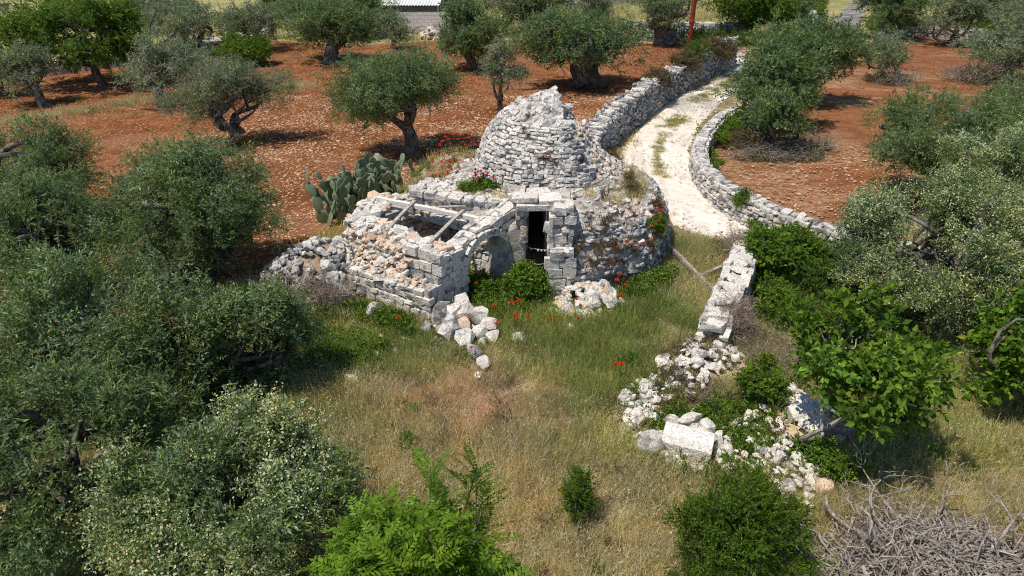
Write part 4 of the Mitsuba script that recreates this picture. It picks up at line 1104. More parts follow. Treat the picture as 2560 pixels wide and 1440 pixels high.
tree('olive_tree', 'grey green olive at the right edge behind the open pruned olive', OL, (30.5, 41.5, 0), (30.5, 41.5, 2.2), (3.2, 2.6, 1.4), 'far_silver', 230, 11, 0.25, None, 4, 31)
tree('olive_tree', 'broad rounded olive at the right edge in front of the red field', OL, (13.0, 18.9, 0), (12.9, 18.9, 1.95), (2.7, 2.5, 1.55), 'olive', 420, 35, 0.3, None, 4, 32)
tree('olive_tree', 'broad olive cut by the right edge beside the rounded olive', OL, (16.3, 20.4, 0), (16.3, 20.4, 2.2), (2.4, 2.3, 1.5), 'olive', 260, 26, 0.3, None, 4, 33)
tree('olive_tree', 'big cream flowering olive above the broad leaved tree on the right', OL, (8.9, 12.3, 0), (8.75, 12.5, 1.75), (2.25, 1.7, 1.45), 'bloom', 420, 35, 0.28, None, 4, 34)
tree('olive_tree', 'cream flowering olive at the right edge above the end of the wall', OL, (12.4, 15.3, 0), (12.2, 15.2, 1.9), (2.3, 1.7, 1.6), 'bloom', 330, 28, 0.28, None, 4, 35)
tree('persimmon_tree', 'young tree with big glossy light green leaves beside the ruined foundation', 'fruit tree', (5.6, 8.75, 0), (5.3, 8.4, 1.75), (1.25, 1.15, 1.05), 'broadleaf', 88, 14, 0.10, (5.55, 8.6, 0.55), 4, 36, twist=0.2, scale=0.85, bark='m_deadwood', lobe_r=0.36)
tree('persimmon_tree', 'tree with big glossy leaves cut by the right edge of the picture', 'fruit tree', (9.2, 9.5, 0), (9.1, 9.6, 1.6), (1.2, 1.2, 1.15), 'broadleaf', 100, 11, 0.10, None, 4, 37, scale=0.9)
# the olives of the left foreground
tree('olive_tree', 'big round olive with pale flower sprays left of the red earth', OL, (-7.3, 14.5, 0), (-7.2, 14.5, 1.85), (2.0, 1.75, 1.55), 'olive', 400, 33, 0.26, None, 4, 41)
tree('olive_tree', 'dark green olive at the left edge below the big round olive', OL, (-10.4, 13.6, 0), (-10.4, 13.6, 1.55), (1.9, 1.6, 1.25), 'olive', 330, 28, 0.24, None, 4, 42)
tree('olive_tree', 'olive at the left edge with a dark cut limb showing on top', OL, (-13.2, 17.6, 0), (-13.2, 17.6, 1.75), (1.9, 1.6, 1.15), 'olive', 260, 24, 0.3, None, 4, 43)
tree('olive_tree', 'tall grey green olive filling the middle of the left edge', OL, (-7.1, 9.6, 0), (-7.0, 9.6, 1.6), (1.65, 1.4, 1.5), 'olive', 380, 30, 0.2, None, 4, 44)
tree('olive_tree', 'olive with upright shoots just left of the grey stone bank', OL, (-4.75, 10.1, 0), (-4.7, 10.0, 1.05), (1.2, 1.05, 1.0), 'olive', 280, 26, 0.16, None, 4, 45)
tree('olive_tree', 'olive covered in cream flowers at the bottom left beside the meadow', OL, (-3.6, 6.2, 0), (-3.55, 6.15, 1.3), (1.4, 1.2, 1.1), 'bloom', 360, 30, 0.2, None, 4, 46)
tree('olive_tree', 'dark shaded olive in the bottom left corner', OL, (-6.1, 6.8, 0), (-6.0, 6.8, 1.4), (1.5, 1.4, 1.25), 'olive', 300, 26, 0.2, None, 4, 47)
tree('lentisk_shrub', 'dense bright green needle leaved shrub at the bottom right of the meadow', 'shrub', (2.85, 6.2, 0), (2.85, 6.2, 0.75), (0.85, 0.75, 0.75), 'lentisk', 210, 12, 0.05, None, 5, 48)

# ================================================================ grasses, weeds, brambles


def grass(rng, rad, n, hgt, wid, pal, lean=0.35, heads=0, head_col=(0.72, 0.63, 0.45)):
    pal = np.asarray(pal, float)
    q = rng.normal(0, rad * 0.5, (n, 2))
    p = np.c_[q, np.zeros(n)]
    sway = rng.normal(0, 0.15, 2)
    d = unit(np.c_[rng.normal(0, lean, (n, 2)) + sway, np.ones(n)])
    L = hgt * rng.uniform(0.4, 1.15, n)
    col = pal[rng.integers(0, len(pal), n)] * rng.uniform(0.7, 1.3, (n, 1))
    out = [leaves(p, d, unit(rng.normal(size=(n, 3)) * [1, 1, 0.2]), L, np.full(n, wid), col, 0.05)]
    if heads:
        i = rng.integers(0, n, heads)
        hp = p[i] + d[i] * L[i][:, None] * rng.uniform(0.85, 1.02, (heads, 1))
        out.append(leaves(hp, unit(d[i] * 0.6 + rng.normal(0, 0.5, (heads, 3))), unit(rng.normal(size=(heads, 3))), np.full(heads, 0.06), np.full(heads, 0.014), np.tile(np.array([head_col]), (heads, 1)) * rng.uniform(0.8, 1.2, (heads, 1))))
    return cat3(out)


def strands(rng, r, n, length, rad, pal, seg=5, wild=0.5, flat=0.6):
    """A tangle of thin dead stems."""
    out = []
    pal = np.asarray(pal, float)
    for _ in range(n):
        a = rng.normal(0, 0.45 * r, 3) * [1, 1, flat]
        a[2] = abs(a[2])
        d = unit(rng.normal(size=3) * [1, 1, flat] + [0, 0, 0.25])
        pts = curve(a, a + d * length * rng.uniform(0.5, 1.1), seg, wild * 0.4, rng)
        v, f = tube(pts, np.linspace(rad, rad * 0.35, seg), 3)
        out.append((v, f, np.tile(pal[rng.integers(len(pal))] * rng.uniform(0.7, 1.25), (len(v), 1))))
    return cat3(out)


G = np.random.default_rng(33)
DRY = [(0.72, 0.60, 0.38), (0.80, 0.71, 0.50), (0.60, 0.48, 0.28), (0.60, 0.56, 0.28)]
PINK = [(0.74, 0.54, 0.38), (0.64, 0.45, 0.30), (0.80, 0.65, 0.48)]
LIVE = [(0.19, 0.31, 0.06), (0.28, 0.39, 0.10), (0.42, 0.47, 0.16), (0.52, 0.48, 0.23)]
MIXED = [(0.28, 0.37, 0.10), (0.44, 0.46, 0.17), (0.64, 0.56, 0.29), (0.74, 0.65, 0.40)]
group('grass_dry', [grass(G, 0.5, 300, 0.40, 0.010, DRY, 0.62, 40) for _ in range(4)])
group('grass_pink', [grass(G, 0.5, 300, 0.26, 0.009, PINK, 0.8, 50, (0.50, 0.36, 0.25)) for _ in range(3)])
group('grass_live', [grass(G, 0.5, 300, 0.38, 0.010, LIVE, 0.55, 20, (0.40, 0.38, 0.18)) for _ in range(4)])
group('grass_mixed', [grass(G, 0.5, 300, 0.40, 0.010, MIXED, 0.6, 32) for _ in range(4)])
group('tuft', [grass(G, 0.3, 64, 0.30, 0.014, DRY, 0.5, 10) for _ in range(3)])
group('green_tuft', [grass(G, 0.3, 64, 0.22, 0.016, MIXED[:3], 0.5) for _ in range(3)])
group('bramble', [strands(G, 0.45, 60, 0.55, 0.006, [(0.30, 0.24, 0.19), (0.38, 0.33, 0.28), (0.22, 0.17, 0.13)]) for _ in range(3)], 'm_vcol')
group('dead_twigs', [strands(G, 0.3, 40, 0.42, 0.004, [(0.38, 0.34, 0.30), (0.30, 0.27, 0.23)], wild=0.35, flat=1.0) for _ in range(3)], 'm_vcol')
group('cut_branch', [strands(G, 0.5, 40, 0.7, 0.007, [(0.27, 0.24, 0.20), (0.34, 0.31, 0.27)], wild=0.3) for _ in range(3)], 'm_vcol')

HUT_FOOT = Point(CX, CY).buffer(3.0).union(Polygon(oval(CX, CY - 0.5, 2.6, 3.05)))
ANN_FOOT = Polygon([P1 + [-0.3, -0.4], P2 + [-0.25, -0.35], P3, (1.3, 14.0), (1.3, 15.5), (-1.2, 17.3), (-3.4, 16.4)])
HEAPS = [Polygon(oval(-1.05, 12.05, 0.8, 0.55, -0.75)), Polygon(oval(-4.75, 13.75, 1.5, 0.9, 0.45)), Polygon(oval(1.75, 13.05, 0.6, 0.4)), LineString([(5.75, 15.1), (4.9, 13.1), (4.05, 11.6), (3.3, 10.7)]).buffer(0.35)]
SOLID = shapely.union_all([HUT_FOOT, ANN_FOOT, ROAD.buffer(0.3), SOIL.buffer(-0.5), SOIL_R, *HEAPS, LineString([(8.5, 15.15), (12.5, 13.0)]).buffer(0.4)])
FOUND = Polygon([(2.4, 10.3), (2.1, 9.8), (2.2, 8.9), (2.6, 8.1), (3.5, 7.9), (4.1, 7.3), (4.8, 7.6), (5.4, 8.8), (5.7, 9.9), (5.1, 10.5), (4.3, 11.1), (3.2, 10.4)])


def stuff(name, label, cat, items):
    k = thing(name, label, cat, kind='stuff')
    put(k, items)
    return k


q = R.uniform([-7.5, 4.6], [11.0, 17.0], (3300, 2))
q = q[~shapely.contains_xy(SOLID, q[:, 0], q[:, 1])]
bins = {'grass_dry': [], 'grass_pink': [], 'grass_live': [], 'grass_mixed': []}
nz = n2(q[:, 0], q[:, 1], 0.55, 31)
nz2 = n2(q[:, 0], q[:, 1], 1.6, 32)
for (x, y), a, b in zip(q, nz, nz2):
    if FOUND.contains(Point(x, y)) and b > 0.33:
        continue
    pink = 1.15 - math.hypot((x + 0.75) / 2.1, (y - 9.7) / 1.25)
    live = max(0.0, 1.2 - math.hypot((x - 1.2) / 3.4, (y - 12.6) / 1.9), 1.15 - math.hypot((x + 3.2) / 1.9, (y - 11.2) / 1.2), 1.1 - math.hypot((x - 7.0) / 1.3, (y - 10.6) / 1.6), 1.05 - math.hypot((x - 2.3) / 1.6, (y - 10.6) / 2.2))
    live += 0.9 * (a - 0.5) + 0.5 * (b - 0.5)
    pink += 0.6 * (a - 0.5)
    if live > 0.56:
        kd = 'grass_live'
    elif live > 0.32:
        kd = 'grass_mixed'
    elif pink > 0.25 and R.random() < 0.75:
        kd = 'grass_pink'
    else:
        kd = 'grass_dry' if a + 0.5 * b < 0.75 else 'grass_mixed'
    sc = R.uniform(0.65, 1.05)
    bins[kd].append(inst(kd, (x, y, 0), sc * (0.75 if FOUND.contains(Point(x, y)) else 1), squash=R.uniform(0.7, 1.25)))
stuff('dry_grass', 'straw coloured dry grass with oat heads covering the meadow', 'grass', bins['grass_dry'])
stuff('dry_grass', 'flattened pinkish brown grass in the middle of the meadow', 'grass', bins['grass_pink'])
stuff('green_grass', 'fresh green grass in front of the ruin', 'grass', bins['grass_live'])
stuff('mixed_grass', 'half green half dry grass between the green and the straw patches', 'grass', bins['grass_mixed'])


def spray(kind, line, n, width, scale, z=0.0, squash=1.0):
    ls = LineString(line)
    out = []
    for _ in range(n):
        p = ls.interpolate(R.random() * ls.length).coords[0]
        x, y = p[0] + R.normal(0, width), p[1] + R.normal(0, width)
        out.append(inst(kind, (x, y, z), R.uniform(*scale), squash=squash))
    return out


def patch(kind, cx, cy, rx, ry, n, scale, z=(0.0, 0.1), dome=0.0, ang=0.0):
    out = []
    for _ in range(n):
        a, r = R.uniform(0, 6.283), math.sqrt(R.random())
        u, v = r * math.cos(a) * rx, r * math.sin(a) * ry
        x, y = cx + u * math.cos(ang) - v * math.sin(ang), cy + u * math.sin(ang) + v * math.cos(ang)
        out.append(inst(kind, (x, y, R.uniform(*z) + dome * (1 - r * r)), R.uniform(*scale), up=unit(np.array([R.normal(0, 0.25), R.normal(0, 0.25), 1.0]))))
    return out


q = R.uniform([-4.5, 5.0], [9.5, 13.2], (420, 2))
q = q[~shapely.contains_xy(SOLID, q[:, 0], q[:, 1])]
stuff('meadow_weeds', 'taller weeds and dead stalks standing here and there in the meadow grass', 'weeds', [inst(['greyweed', 'weed', 'green_tuft', 'redweed'][R.choice(4, p=[0.5, 0.12, 0.28, 0.1])], (x, y, R.uniform(0.02, 0.15)), R.uniform(0.5, 1.2)) for x, y in q])
stuff('verge_grass', 'short dry grass along both edges of the white track', 'grass',
      spray('tuft', [(x - 0.25, y) for x, y in ROAD_L[1:]], 260, 0.25, (0.4, 0.8)) + spray('tuft', [(x + 0.25, y) for x, y in ROAD_R], 170, 0.14, (0.35, 0.7)))
stuff('middle_strip_grass', 'thin green grass growing in the middle of the white track', 'grass',
      spray('green_tuft', [(5.0, 21.6), (5.1, 23.4), (5.5, 25.2), (6.1, 26.8)], 80, 0.10, (0.35, 0.6), 0.01) + spray('tuft', [(5.0, 21.6), (5.1, 23.4), (5.9, 26.4)], 50, 0.12, (0.3, 0.5), 0.01) + spray('green_tuft', [(6.3, 27.4), (7.4, 29.4)], 60, 0.2, (0.4, 0.8), 0.01) + spray('green_tuft', [(8.6, 31.8), (10.4, 34.6), (12.4, 38.0)], 90, 0.22, (0.5, 0.9), 0.01))
stuff('strip_grass', 'band of dry grass crossing the red orchard earth at the left', 'grass', spray('tuft', list(TRACK_GRASS.coords), 420, 0.45, (0.6, 1.1), 0.01) + spray('green_tuft', list(TRACK_GRASS.coords), 160, 0.7, (0.6, 1.2), 0.01))
q = R.uniform([-22, 14], [10, 46], (900, 2))
q = q[shapely.contains_xy(SOIL, q[:, 0], q[:, 1]) & (n2(q[:, 0], q[:, 1], 0.35, 40) > 0.52)]
stuff('orchard_weeds', 'small weeds coming up through the red orchard earth', 'weeds', [inst('green_tuft', (x, y, 0.02), R.uniform(0.5, 1.1)) for x, y in q])
q = R.uniform([3.0, 15.5], [6.3, 17.6], (90, 2))
q = q[~shapely.contains_xy(SOLID, q[:, 0], q[:, 1])]
stuff('mixed_grass', 'grass island between the white track and the foot of the hut', 'grass', [inst('grass_mixed', (x, y, 0), R.uniform(0.5, 0.8)) for x, y in q] + patch('grass_live', 4.9, 15.9, 0.7, 0.5, 26, (0.6, 0.9), (0, 0)))
q = R.uniform([-18, 48], [22, 70], (900, 2))
stuff('far_grass', 'rough pale grass of the fields beyond the orchard', 'grass', [inst('tuft' if R.random() < 0.6 else 'green_tuft', (x, y, 0), R.uniform(1.2, 2.2)) for x, y in q if not SOIL.contains(Point(x, y))])
stuff('straw_patch', 'straw lying over the right red field', 'straw', spray('tuft', [(14.5, 31.5), (17.5, 30.5), (19.5, 28.5)], 90, 0.5, (0.5, 0.9), 0.01, 0.4) + spray('tuft', [(14.0, 21.8), (12.5, 20.3)], 40, 0.35, (0.6, 1.0), 0.01, 0.5))

stuff('weeds', 'lush green weeds filling the space before the dark doorway', 'weeds', patch('weed', 0.30, 13.55, 0.55, 0.42, 110, (0.8, 1.3), (0.05, 0.2), 0.5) + patch('weed', -0.2, 13.15, 0.7, 0.35, 50, (0.6, 1.0), (0.0, 0.1), 0.1))
stuff('weeds', 'green weeds growing through the stone arch', 'weeds', patch('weed', -0.72, 13.55, 0.42, 0.42, 80, (0.7, 1.1), (0.05, 0.15), 0.35))
stuff('weeds', 'green weeds along the right foot of the hut drum', 'weeds', patch('weed', 3.2, 13.95, 0.95, 0.3, 80, (0.7, 1.1), (0.0, 0.15), 0.15, 0.75))
stuff('weeds', 'weeds along the foot of the annex plinth', 'weeds', patch('weed', -2.7, 12.35, 1.1, 0.35, 75, (0.7, 1.1), (0.0, 0.12), 0.18, -0.55))
stuff('creeper', 'low leafy creeper over the slope beside the left olives', 'creeper', patch('ivy', -3.6, 11.3, 1.1, 0.75, 100, (0.45, 0.8), (0.0, 0.1), 0.08) + patch('bush', -4.2, 12.5, 0.5, 0.4, 26, (0.6, 0.9), (0.0, 0.15), 0.15) + patch('bush', -5.6, 13.0, 0.6, 0.45, 40, (0.7, 1.1), (0.05, 0.3), 0.2) + patch('greyweed', -5.0, 13.6, 0.9, 0.6, 40, (0.7, 1.2), (0.35, 0.75), 0.1))
stuff('creeper', 'leafy creeper covering the inside of the ruined foundation', 'creeper', patch('ivy', 3.2, 9.5, 0.9, 0.75, 80, (0.35, 0.6), (0.0, 0.06), 0.04) + patch('weed', 3.9, 9.1, 0.7, 0.7, 80, (0.5, 0.9), (0.0, 0.06), 0.06) + patch('greyweed', 3.4, 9.9, 0.9, 0.6, 60, (0.6, 0.9), (0.0, 0.05)) + patch('greyweed', 3.5, 10.9, 1.2, 0.5, 30, (0.5, 0.8), (0.15, 0.3), 0.1, 0.75) + patch('ivy', 2.5, 10.2, 0.5, 0.4, 16, (0.3, 0.5), (0.05, 0.15)) + patch('ivy', 4.3, 7.9, 0.5, 0.6, 16, (0.3, 0.45), (0.05, 0.15)))
stuff('creeper', 'creeper below the dressed white block', 'creeper', patch('ivy', 3.2, 7.95, 0.85, 0.25, 60, (0.35, 0.6), (0.0, 0.05), 0.04) + patch('weed', 2.9, 8.05, 0.9, 0.3, 40, (0.4, 0.8), (0.0, 0.05)) + patch('ivy', 4.85, 8.25, 0.3, 0.5, 34, (0.4, 0.6), (0.0, 0.1), 0.1) + patch('ivy', 2.25, 9.1, 0.35, 0.5, 24, (0.35, 0.5), (0.0, 0.05)))
stuff('creeper', 'green creeper hanging over the inner side of the curved wall under the drooping olive', 'creeper', spray('ivy', [(9.6, 28.3), (8.5, 26.6), (7.4, 24.8)], 80, 0.3, (0.7, 1.3), 0.35) + spray('weed', [(7.3, 24.5), (6.7, 22.2)], 40, 0.15, (0.8, 1.2), 0.05))
stuff('creeper', 'brown and green growth over the far end of the tall track wall', 'creeper', patch('greyweed', 8.6, 34.7, 1.3, 0.6, 50, (1.5, 2.4), (0.8, 1.4), 0.2, 1.0) + patch('bush', 9.3, 35.7, 1.2, 0.5, 26, (1.0, 1.6), (1.3, 1.75), 0.1, 1.0) + patch('greyweed', 10.9, 37.7, 1.3, 0.7, 50, (1.5, 2.4), (0.9, 1.6), 0.2, 1.0))
stuff('creeper', 'dry brown shrub tuft on top of the tall track wall', 'creeper', patch('greyweed', 6.5, 31.2, 0.9, 0.5, 50, (1.3, 2.0), (0.7, 1.2), 0.3, 1.0))
stuff('dry_growth', 'dry stalks at the foot of the tall track wall behind the hut', 'weeds', patch('greyweed', 3.1, 22.4, 0.6, 1.6, 60, (0.8, 1.4), (0.0, 0.2), 0.2, -0.3) + patch('bramble', 3.0, 21.2, 0.4, 1.0, 12, (0.8, 1.2), (0.0, 0.2)))
stuff('wall_plant', 'green plants rooted in the middle of the curved wall', 'weeds', patch('weed', 6.45, 17.95, 0.2, 0.25, 16, (0.6, 1.0), (0.55, 0.85)) + patch('weed', 6.75, 17.25, 0.25, 0.25, 12, (0.5, 0.8), (0.05, 0.3)) + patch('weed', 7.5, 16.1, 0.3, 0.4, 14, (0.5, 0.8), (0.05, 0.4)))
stuff('dry_growth', 'grey green weeds with yellow tops behind the right end of the curved wall', 'weeds', patch('greyweed', 7.7, 16.9, 0.5, 0.25, 24, (0.7, 1.2), (0.0, 0.2), 0.15) + patch('weed', 8.6, 16.2, 0.6, 0.3, 26, (0.7, 1.2), (0.0, 0.2), 0.1))
# growth on the hut itself
its = []
for (u, t, k_, n, s) in [(-0.20, 0.13, 'redweed', 9, 0.9), (-0.155, 0.11, 'redweed', 7, 0.8), (-0.17, 0.19, 'greyweed', 9, 0.8), (-0.12, 0.17, 'redweed', 8, 0.8), (-0.22, 0.21, 'greyweed', 7, 0.8), (-0.19, 0.30, 'greyweed', 10, 0.8), (-0.10, 0.22, 'greyweed', 8, 0.9), (-0.07, 0.28, 'greyweed', 8, 0.8), (-0.135, 0.33, 'redweed', 6, 0.9), (-0.08, 0.40, 'greyweed', 14, 1.0), (-0.05, 0.46, 'greyweed', 12, 1.0), (-0.27, 0.62, 'redweed', 6, 0.8), (-0.33, 0.7, 'greyweed', 4, 0.5), (-0.30, 0.44, 'greyweed', 5, 0.6), (-0.18, 0.05, 'greyweed', 9, 0.8)]:
    for _ in range(n):
        p = P_hut(u + R.normal(0, 0.012), t + R.normal(0, 0.016))
        a = u * 2 * np.pi
        its.append(inst(k_, p + np.array([math.cos(a), math.sin(a), 0]) * 0.06, s * R.uniform(0.6, 1.1), up=unit(np.array([math.cos(a), math.sin(a), 0.9]))))
stuff('wall_weeds', 'reddish and dry brown weeds rooted between the stones of the hut', 'weeds', its)
its = []
for _ in range(60):
    u, t = R.uniform(-0.20, 0.02), R.uniform(0.36, 0.46)
    its.append(inst('tuft', P_hut(u, t), R.uniform(0.35, 0.7)))
for _ in range(40):
    its.append(inst('tuft', (R.uniform(-1.6, 0.9), R.uniform(15.2, 15.7), 1.78), R.uniform(0.3, 0.6)))
stuff('roof_grass', 'dry grass on the shoulder of the hut round the foot of the cone', 'grass', its)
stuff('weeds', 'weeds growing on the floor of the roofless annex', 'weeds', patch('greyweed', -1.6, 14.4, 0.8, 0.4, 22, (0.8, 1.3), (0.0, 0.3), 0.2, -0.55) + patch('weed', -1.1, 14.0, 0.35, 0.3, 12, (0.6, 1.0), (0.1, 0.5)))

# the bank behind the annex, with its poppies
structure('earth_bank', mikit.ply(field(Polygon(oval(-1.55, 18.9, 1.9, 2.3)), lambda x, y: bump(-1.55, 18.9, 1.95, 2.35, 1.65)(x, y) + 0.05 * n2(x, y, 2.0, 2), 0.15), 'm_verge', smooth=True), 'weedy bank of earth against the back of the ruin')
hb = bump(-1.55, 18.9, 1.95, 2.35, 1.65)
its = []
for _ in range(190):
    a, r = R.uniform(0, 6.283), math.sqrt(R.random()) * 0.93
    x, y = -1.55 + 1.9 * r * math.cos(a), 18.9 + 2.3 * r * math.sin(a)
    its.append(inst(['weed', 'green_tuft', 'tuft', 'greyweed'][R.choice(4, p=[0.3, 0.25, 0.25, 0.2])], (x, y, float(hb(x, y))), R.uniform(0.6, 1.05)))
stuff('weeds', 'green weeds and dry grass on the bank behind the annex', 'weeds', its)
stuff('weeds', 'green weeds under the dark red poppies at the left foot of the cone', 'weeds', patch('weed', -0.55, 15.85, 0.75, 0.25, 44, (0.6, 1.0), (1.76, 1.86), 0.08, 0.15) + patch('green_tuft', -0.5, 15.9, 0.8, 0.25, 24, (0.6, 1.0), (1.76, 1.8)))
stuff('weeds', 'green tuft carrying poppies high on the right shoulder of the hut', 'weeds', [inst('weed', P_hut(-0.085 + R.normal(0, 0.012), 0.20 + R.normal(0, 0.02)) + [0.05, -0.1, 0.02], R.uniform(0.5, 0.9)) for _ in range(18)])


def poppy_mesh(rng, red):
    v, f, c = [], [], []
    h = 0.16
    r = 0.042
    for k in range(4):
        a = k * math.pi / 2 + rng.normal(0, 0.15)
        e = [np.array([0, 0, 0.0])]
        for da, rr, z in ((-0.62, 0.8, 0.6), (-0.25, 1.05, 0.95), (0.25, 1.05, 0.9), (0.62, 0.8, 0.55)):
            e.append(np.array([math.cos(a + da) * r * rr, math.sin(a + da) * r * rr, r * 0.55 * z * rng.uniform(0.7, 1.2)]))
        n = len(v)
        v += [p + [0, 0, h] for p in e]
        f += [(n, n + 1, n + 2), (n, n + 2, n + 3), (n, n + 3, n + 4)]
        c += [np.array(red) * rng.uniform(0.85, 1.15)] * 5
    m = len(v)
    q, g_ = tube(np.array([[0, 0, h + 0.012], [0, 0, h - 0.004]]), [0.010, 0.008], 5)
    v += list(q)
    f += list(g_ + m)
    c += [np.array([0.02, 0.015, 0.015])] * len(q)
    m = len(v)
    q, g_ = tube(curve([0.01, 0.02, 0], [0, 0, h], 4, 0.06, rng), 0.0035, 3)
    v += list(q)
    f += list(g_ + m)
    c += [np.array([0.09, 0.13, 0.03])] * len(q)
    return mikit.ply((np.array(v), np.array(f)), 'm_leaf', color=np.array(c))


G = np.random.default_rng(44)
POP = [poppy_mesh(G, (0.72, 0.045, 0.012)) for _ in range(5)]
POP2 = [poppy_mesh(G, (0.60, 0.02, 0.045)) for _ in range(3)]


def poppies(pts, label, grp, dark=False):
    for (x, y, z) in pts:
        k = thing('poppy', label, 'poppy', grp)
        src = (POP2 if dark else POP)[R.integers(3)]
        s = R.uniform(1.0, 1.5)
        d = unit(np.array([R.normal(0, 0.2), R.normal(-0.2, 0.2), 1.0]))
        M = T().translate([float(x), float(y), float(z)]) @ T().rotate([-d[1], d[0], 0], float(np.degrees(math.acos(d[2])))) @ T().rotate([0, 0, 1], float(R.uniform(0, 360))) @ T().scale(float(s))
        scene[k] = {**src, 'to_world': M}


pts = []
for _ in range(72):
    x = R.normal(-1.55, 0.55)
    y = 18.0 + 0.5 * (x + 1.5) * 0.4 + R.uniform(-0.75, 1.3)
    if hb(x, y) > 0.3:
        pts.append((x, y, float(hb(x, y)) + R.uniform(0.22, 0.42)))
poppies(pts, 'red poppy in the weeds on the bank between the prickly pear and the cone', 'poppies on the bank behind the annex')
poppies([(x + R.normal(0, 0.03), y, 1.98 + R.normal(0, 0.03)) for x, y in zip(R.uniform(-1.15, 0.1, 17), R.uniform(15.6, 16.05, 17))], 'dark red poppy at the left foot of the standing cone', 'poppies at the foot of the cone', True)
poppies([tuple(P_hut(-0.085 + a, 0.22 + b) + [0.06, -0.12, 0.02]) for a, b in [(-0.01, 0.02), (0.0, 0.05), (0.012, 0.0), (0.004, -0.03), (-0.018, -0.01), (0.016, 0.03), (0.0, 0.01)]], 'red poppy in the green tuft high on the right shoulder of the hut', 'poppies on the right shoulder of the hut')
poppies([tuple(P_hut(-0.165 + a, 0.15 + b) + [0.03, -0.12, 0]) for a, b in [(-0.012, 0.0), (0.0, 0.02), (0.008, -0.012), (0.02, 0.004), (0.05, 0.05)]], 'red poppy growing out of the front of the hut drum', 'poppies on the front of the hut drum')
poppies([(x, y, z) for x, y, z in zip(R.uniform(-1.05, -0.35, 9), R.uniform(13.2, 13.75, 9), R.uniform(0.30, 0.55, 9))], 'red poppy among the weeds inside the stone arch', 'poppies in the arch')
poppies([(x, y, z) for x, y, z in zip(R.uniform(-0.4, 1.4, 11), R.uniform(11.8, 13.0, 11), R.uniform(0.14, 0.3, 11))], 'red poppy in the green grass before the doorway', 'poppies in the grass before the doorway')
poppies([(2.35, 13.5, 0.3), (2.5, 13.35, 0.25), (2.45, 13.75, 0.35), (2.4, 13.0, 0.2)], 'red poppy right of the fallen stones at the hut foot', 'poppies right of the fallen stones')
poppies([(2.02, 10.35, 0.22), (1.92, 10.4, 0.2)], 'orange red poppy left of the ruined foundation', 'poppies left of the foundation')
poppies([(-5.35, 16.2, 0.12), (-5.5, 15.95, 0.1), (-5.2, 16.1, 0.1)], 'red poppy on the red earth left of the annex', 'poppies on the red earth')
poppies([(5.35, 16.2, 0.2), (5.5, 16.3, 0.2), (5.2, 15.0, 0.2), (4.9, 14.95, 0.2)], 'red poppy beside the fallen poles and the track', 'poppies beside the fallen poles')
poppies([(-2.35, 12.0, 0.25)], 'single red poppy at the foot of the annex plinth', None)
poppies([(-0.78, 10.95, 0.25)], 'single red poppy among the last stones of the boulder pile', None)

# two wires with rags across the doorway
for lab, z, dz in (('thin wire with pale rags strung across the upper half of the doorway', 1.05, -0.03), ('thin bare wire strung across the lower half of the doorway', 0.62, 0.05)):
    k = thing('door_wire', lab, 'wire')
    c = curve([0.30, 14.16, z], [0.82, 14.02, z + dz], 8, 0.01, R, -0.05)
    ms = [tube(c, 0.004, 4)]
    if z > 1:
        for i in (2, 4, 5, 6):
            t_ = trimesh.creation.icosphere(1, 0.022)
            ms.append((np.array(t_.vertices) * [1, 0.6, R.uniform(0.8, 2.0)] + c[i] - [0, 0, 0.02], t_.faces))
    scene[k] = mikit.ply(join(ms), 'm_roof')

# bushes and dead growth on the right
tree('vine_bush', 'bright green leafy bush behind the top of the white topped wall', 'bush', (6.3, 14.3, 0), (6.35, 14.2, 0.7), (0.85, 0.75, 0.65), 'ivy', 130, 9, 0.04, None, 3, 51, scale=0.9)
tree('dark_shrub', 'olive green shrub between the bright leafy bush and the flowering olive', 'shrub', (7.3, 13.6, 0), (7.3, 13.5, 0.65), (0.9, 0.75, 0.65), 'bush', 120, 9, 0.04, None, 3, 52)
tree('vine_bush', 'green bush in the shade along the right side of the white topped wall', 'bush', (5.55, 12.9, 0), (5.6, 12.8, 0.4), (0.5, 0.75, 0.45), 'ivy', 70, 7, 0.04, None, 3, 53, scale=0.8)
tree('dark_shrub', 'small green shrub in front of the olive green shrub', 'shrub', (6.6, 12.3, 0), (6.6, 12.2, 0.35), (0.7, 0.55, 0.4), 'bush', 70, 7, 0.03, None, 3, 54)
tree('elm_shrub', 'young leafy shrub standing inside the ruined foundation', 'shrub', (4.5, 10.0, 0), (4.5, 9.9, 0.42), (0.45, 0.4, 0.42), 'ivy', 60, 7, 0.025, None, 3, 55, scale=0.6)
tree('weed_plant', 'upright green plant alone in the dry grass at the bottom centre', 'plant', (0.92, 7.0, 0), (0.92, 7.0, 0.45), (0.26, 0.24, 0.42), 'lentisk', 34, 11, 0.015, None, 3, 56, scale=0.8)
tree('weed_plant', 'leafy plant in the corner below the cream stones of the foundation', 'plant', (4.85, 8.0, 0), (4.9, 7.95, 0.3), (0.4, 0.3, 0.3), 'ivy', 34, 5, 0.02, None, 3, 57, scale=0.6)
stuff('bramble', 'dead grey bramble heap at the end of the track beside the leafy bush', 'brambles', patch('bramble', 5.9, 15.6, 0.5, 0.35, 24, (0.6, 0.9), (0.0, 0.25), 0.3))
stuff('bramble', 'dead stems lying over the far end of the white topped wall', 'brambles', patch('bramble', 5.75, 14.6, 0.35, 0.35, 14, (0.5, 0.8), (0.5, 0.75), 0.1))
stuff('bramble', 'tangle of dead roots and stems hanging over the broken end of the white topped wall', 'brambles', patch('bramble', 4.55, 11.95, 0.2, 0.4, 13, (0.45, 0.7), (0.4, 0.7), 0.05, -0.6) + patch('bramble', 4.7, 11.8, 0.18, 0.35, 8, (0.5, 0.7), (0.05, 0.5), 0.0, -0.6))
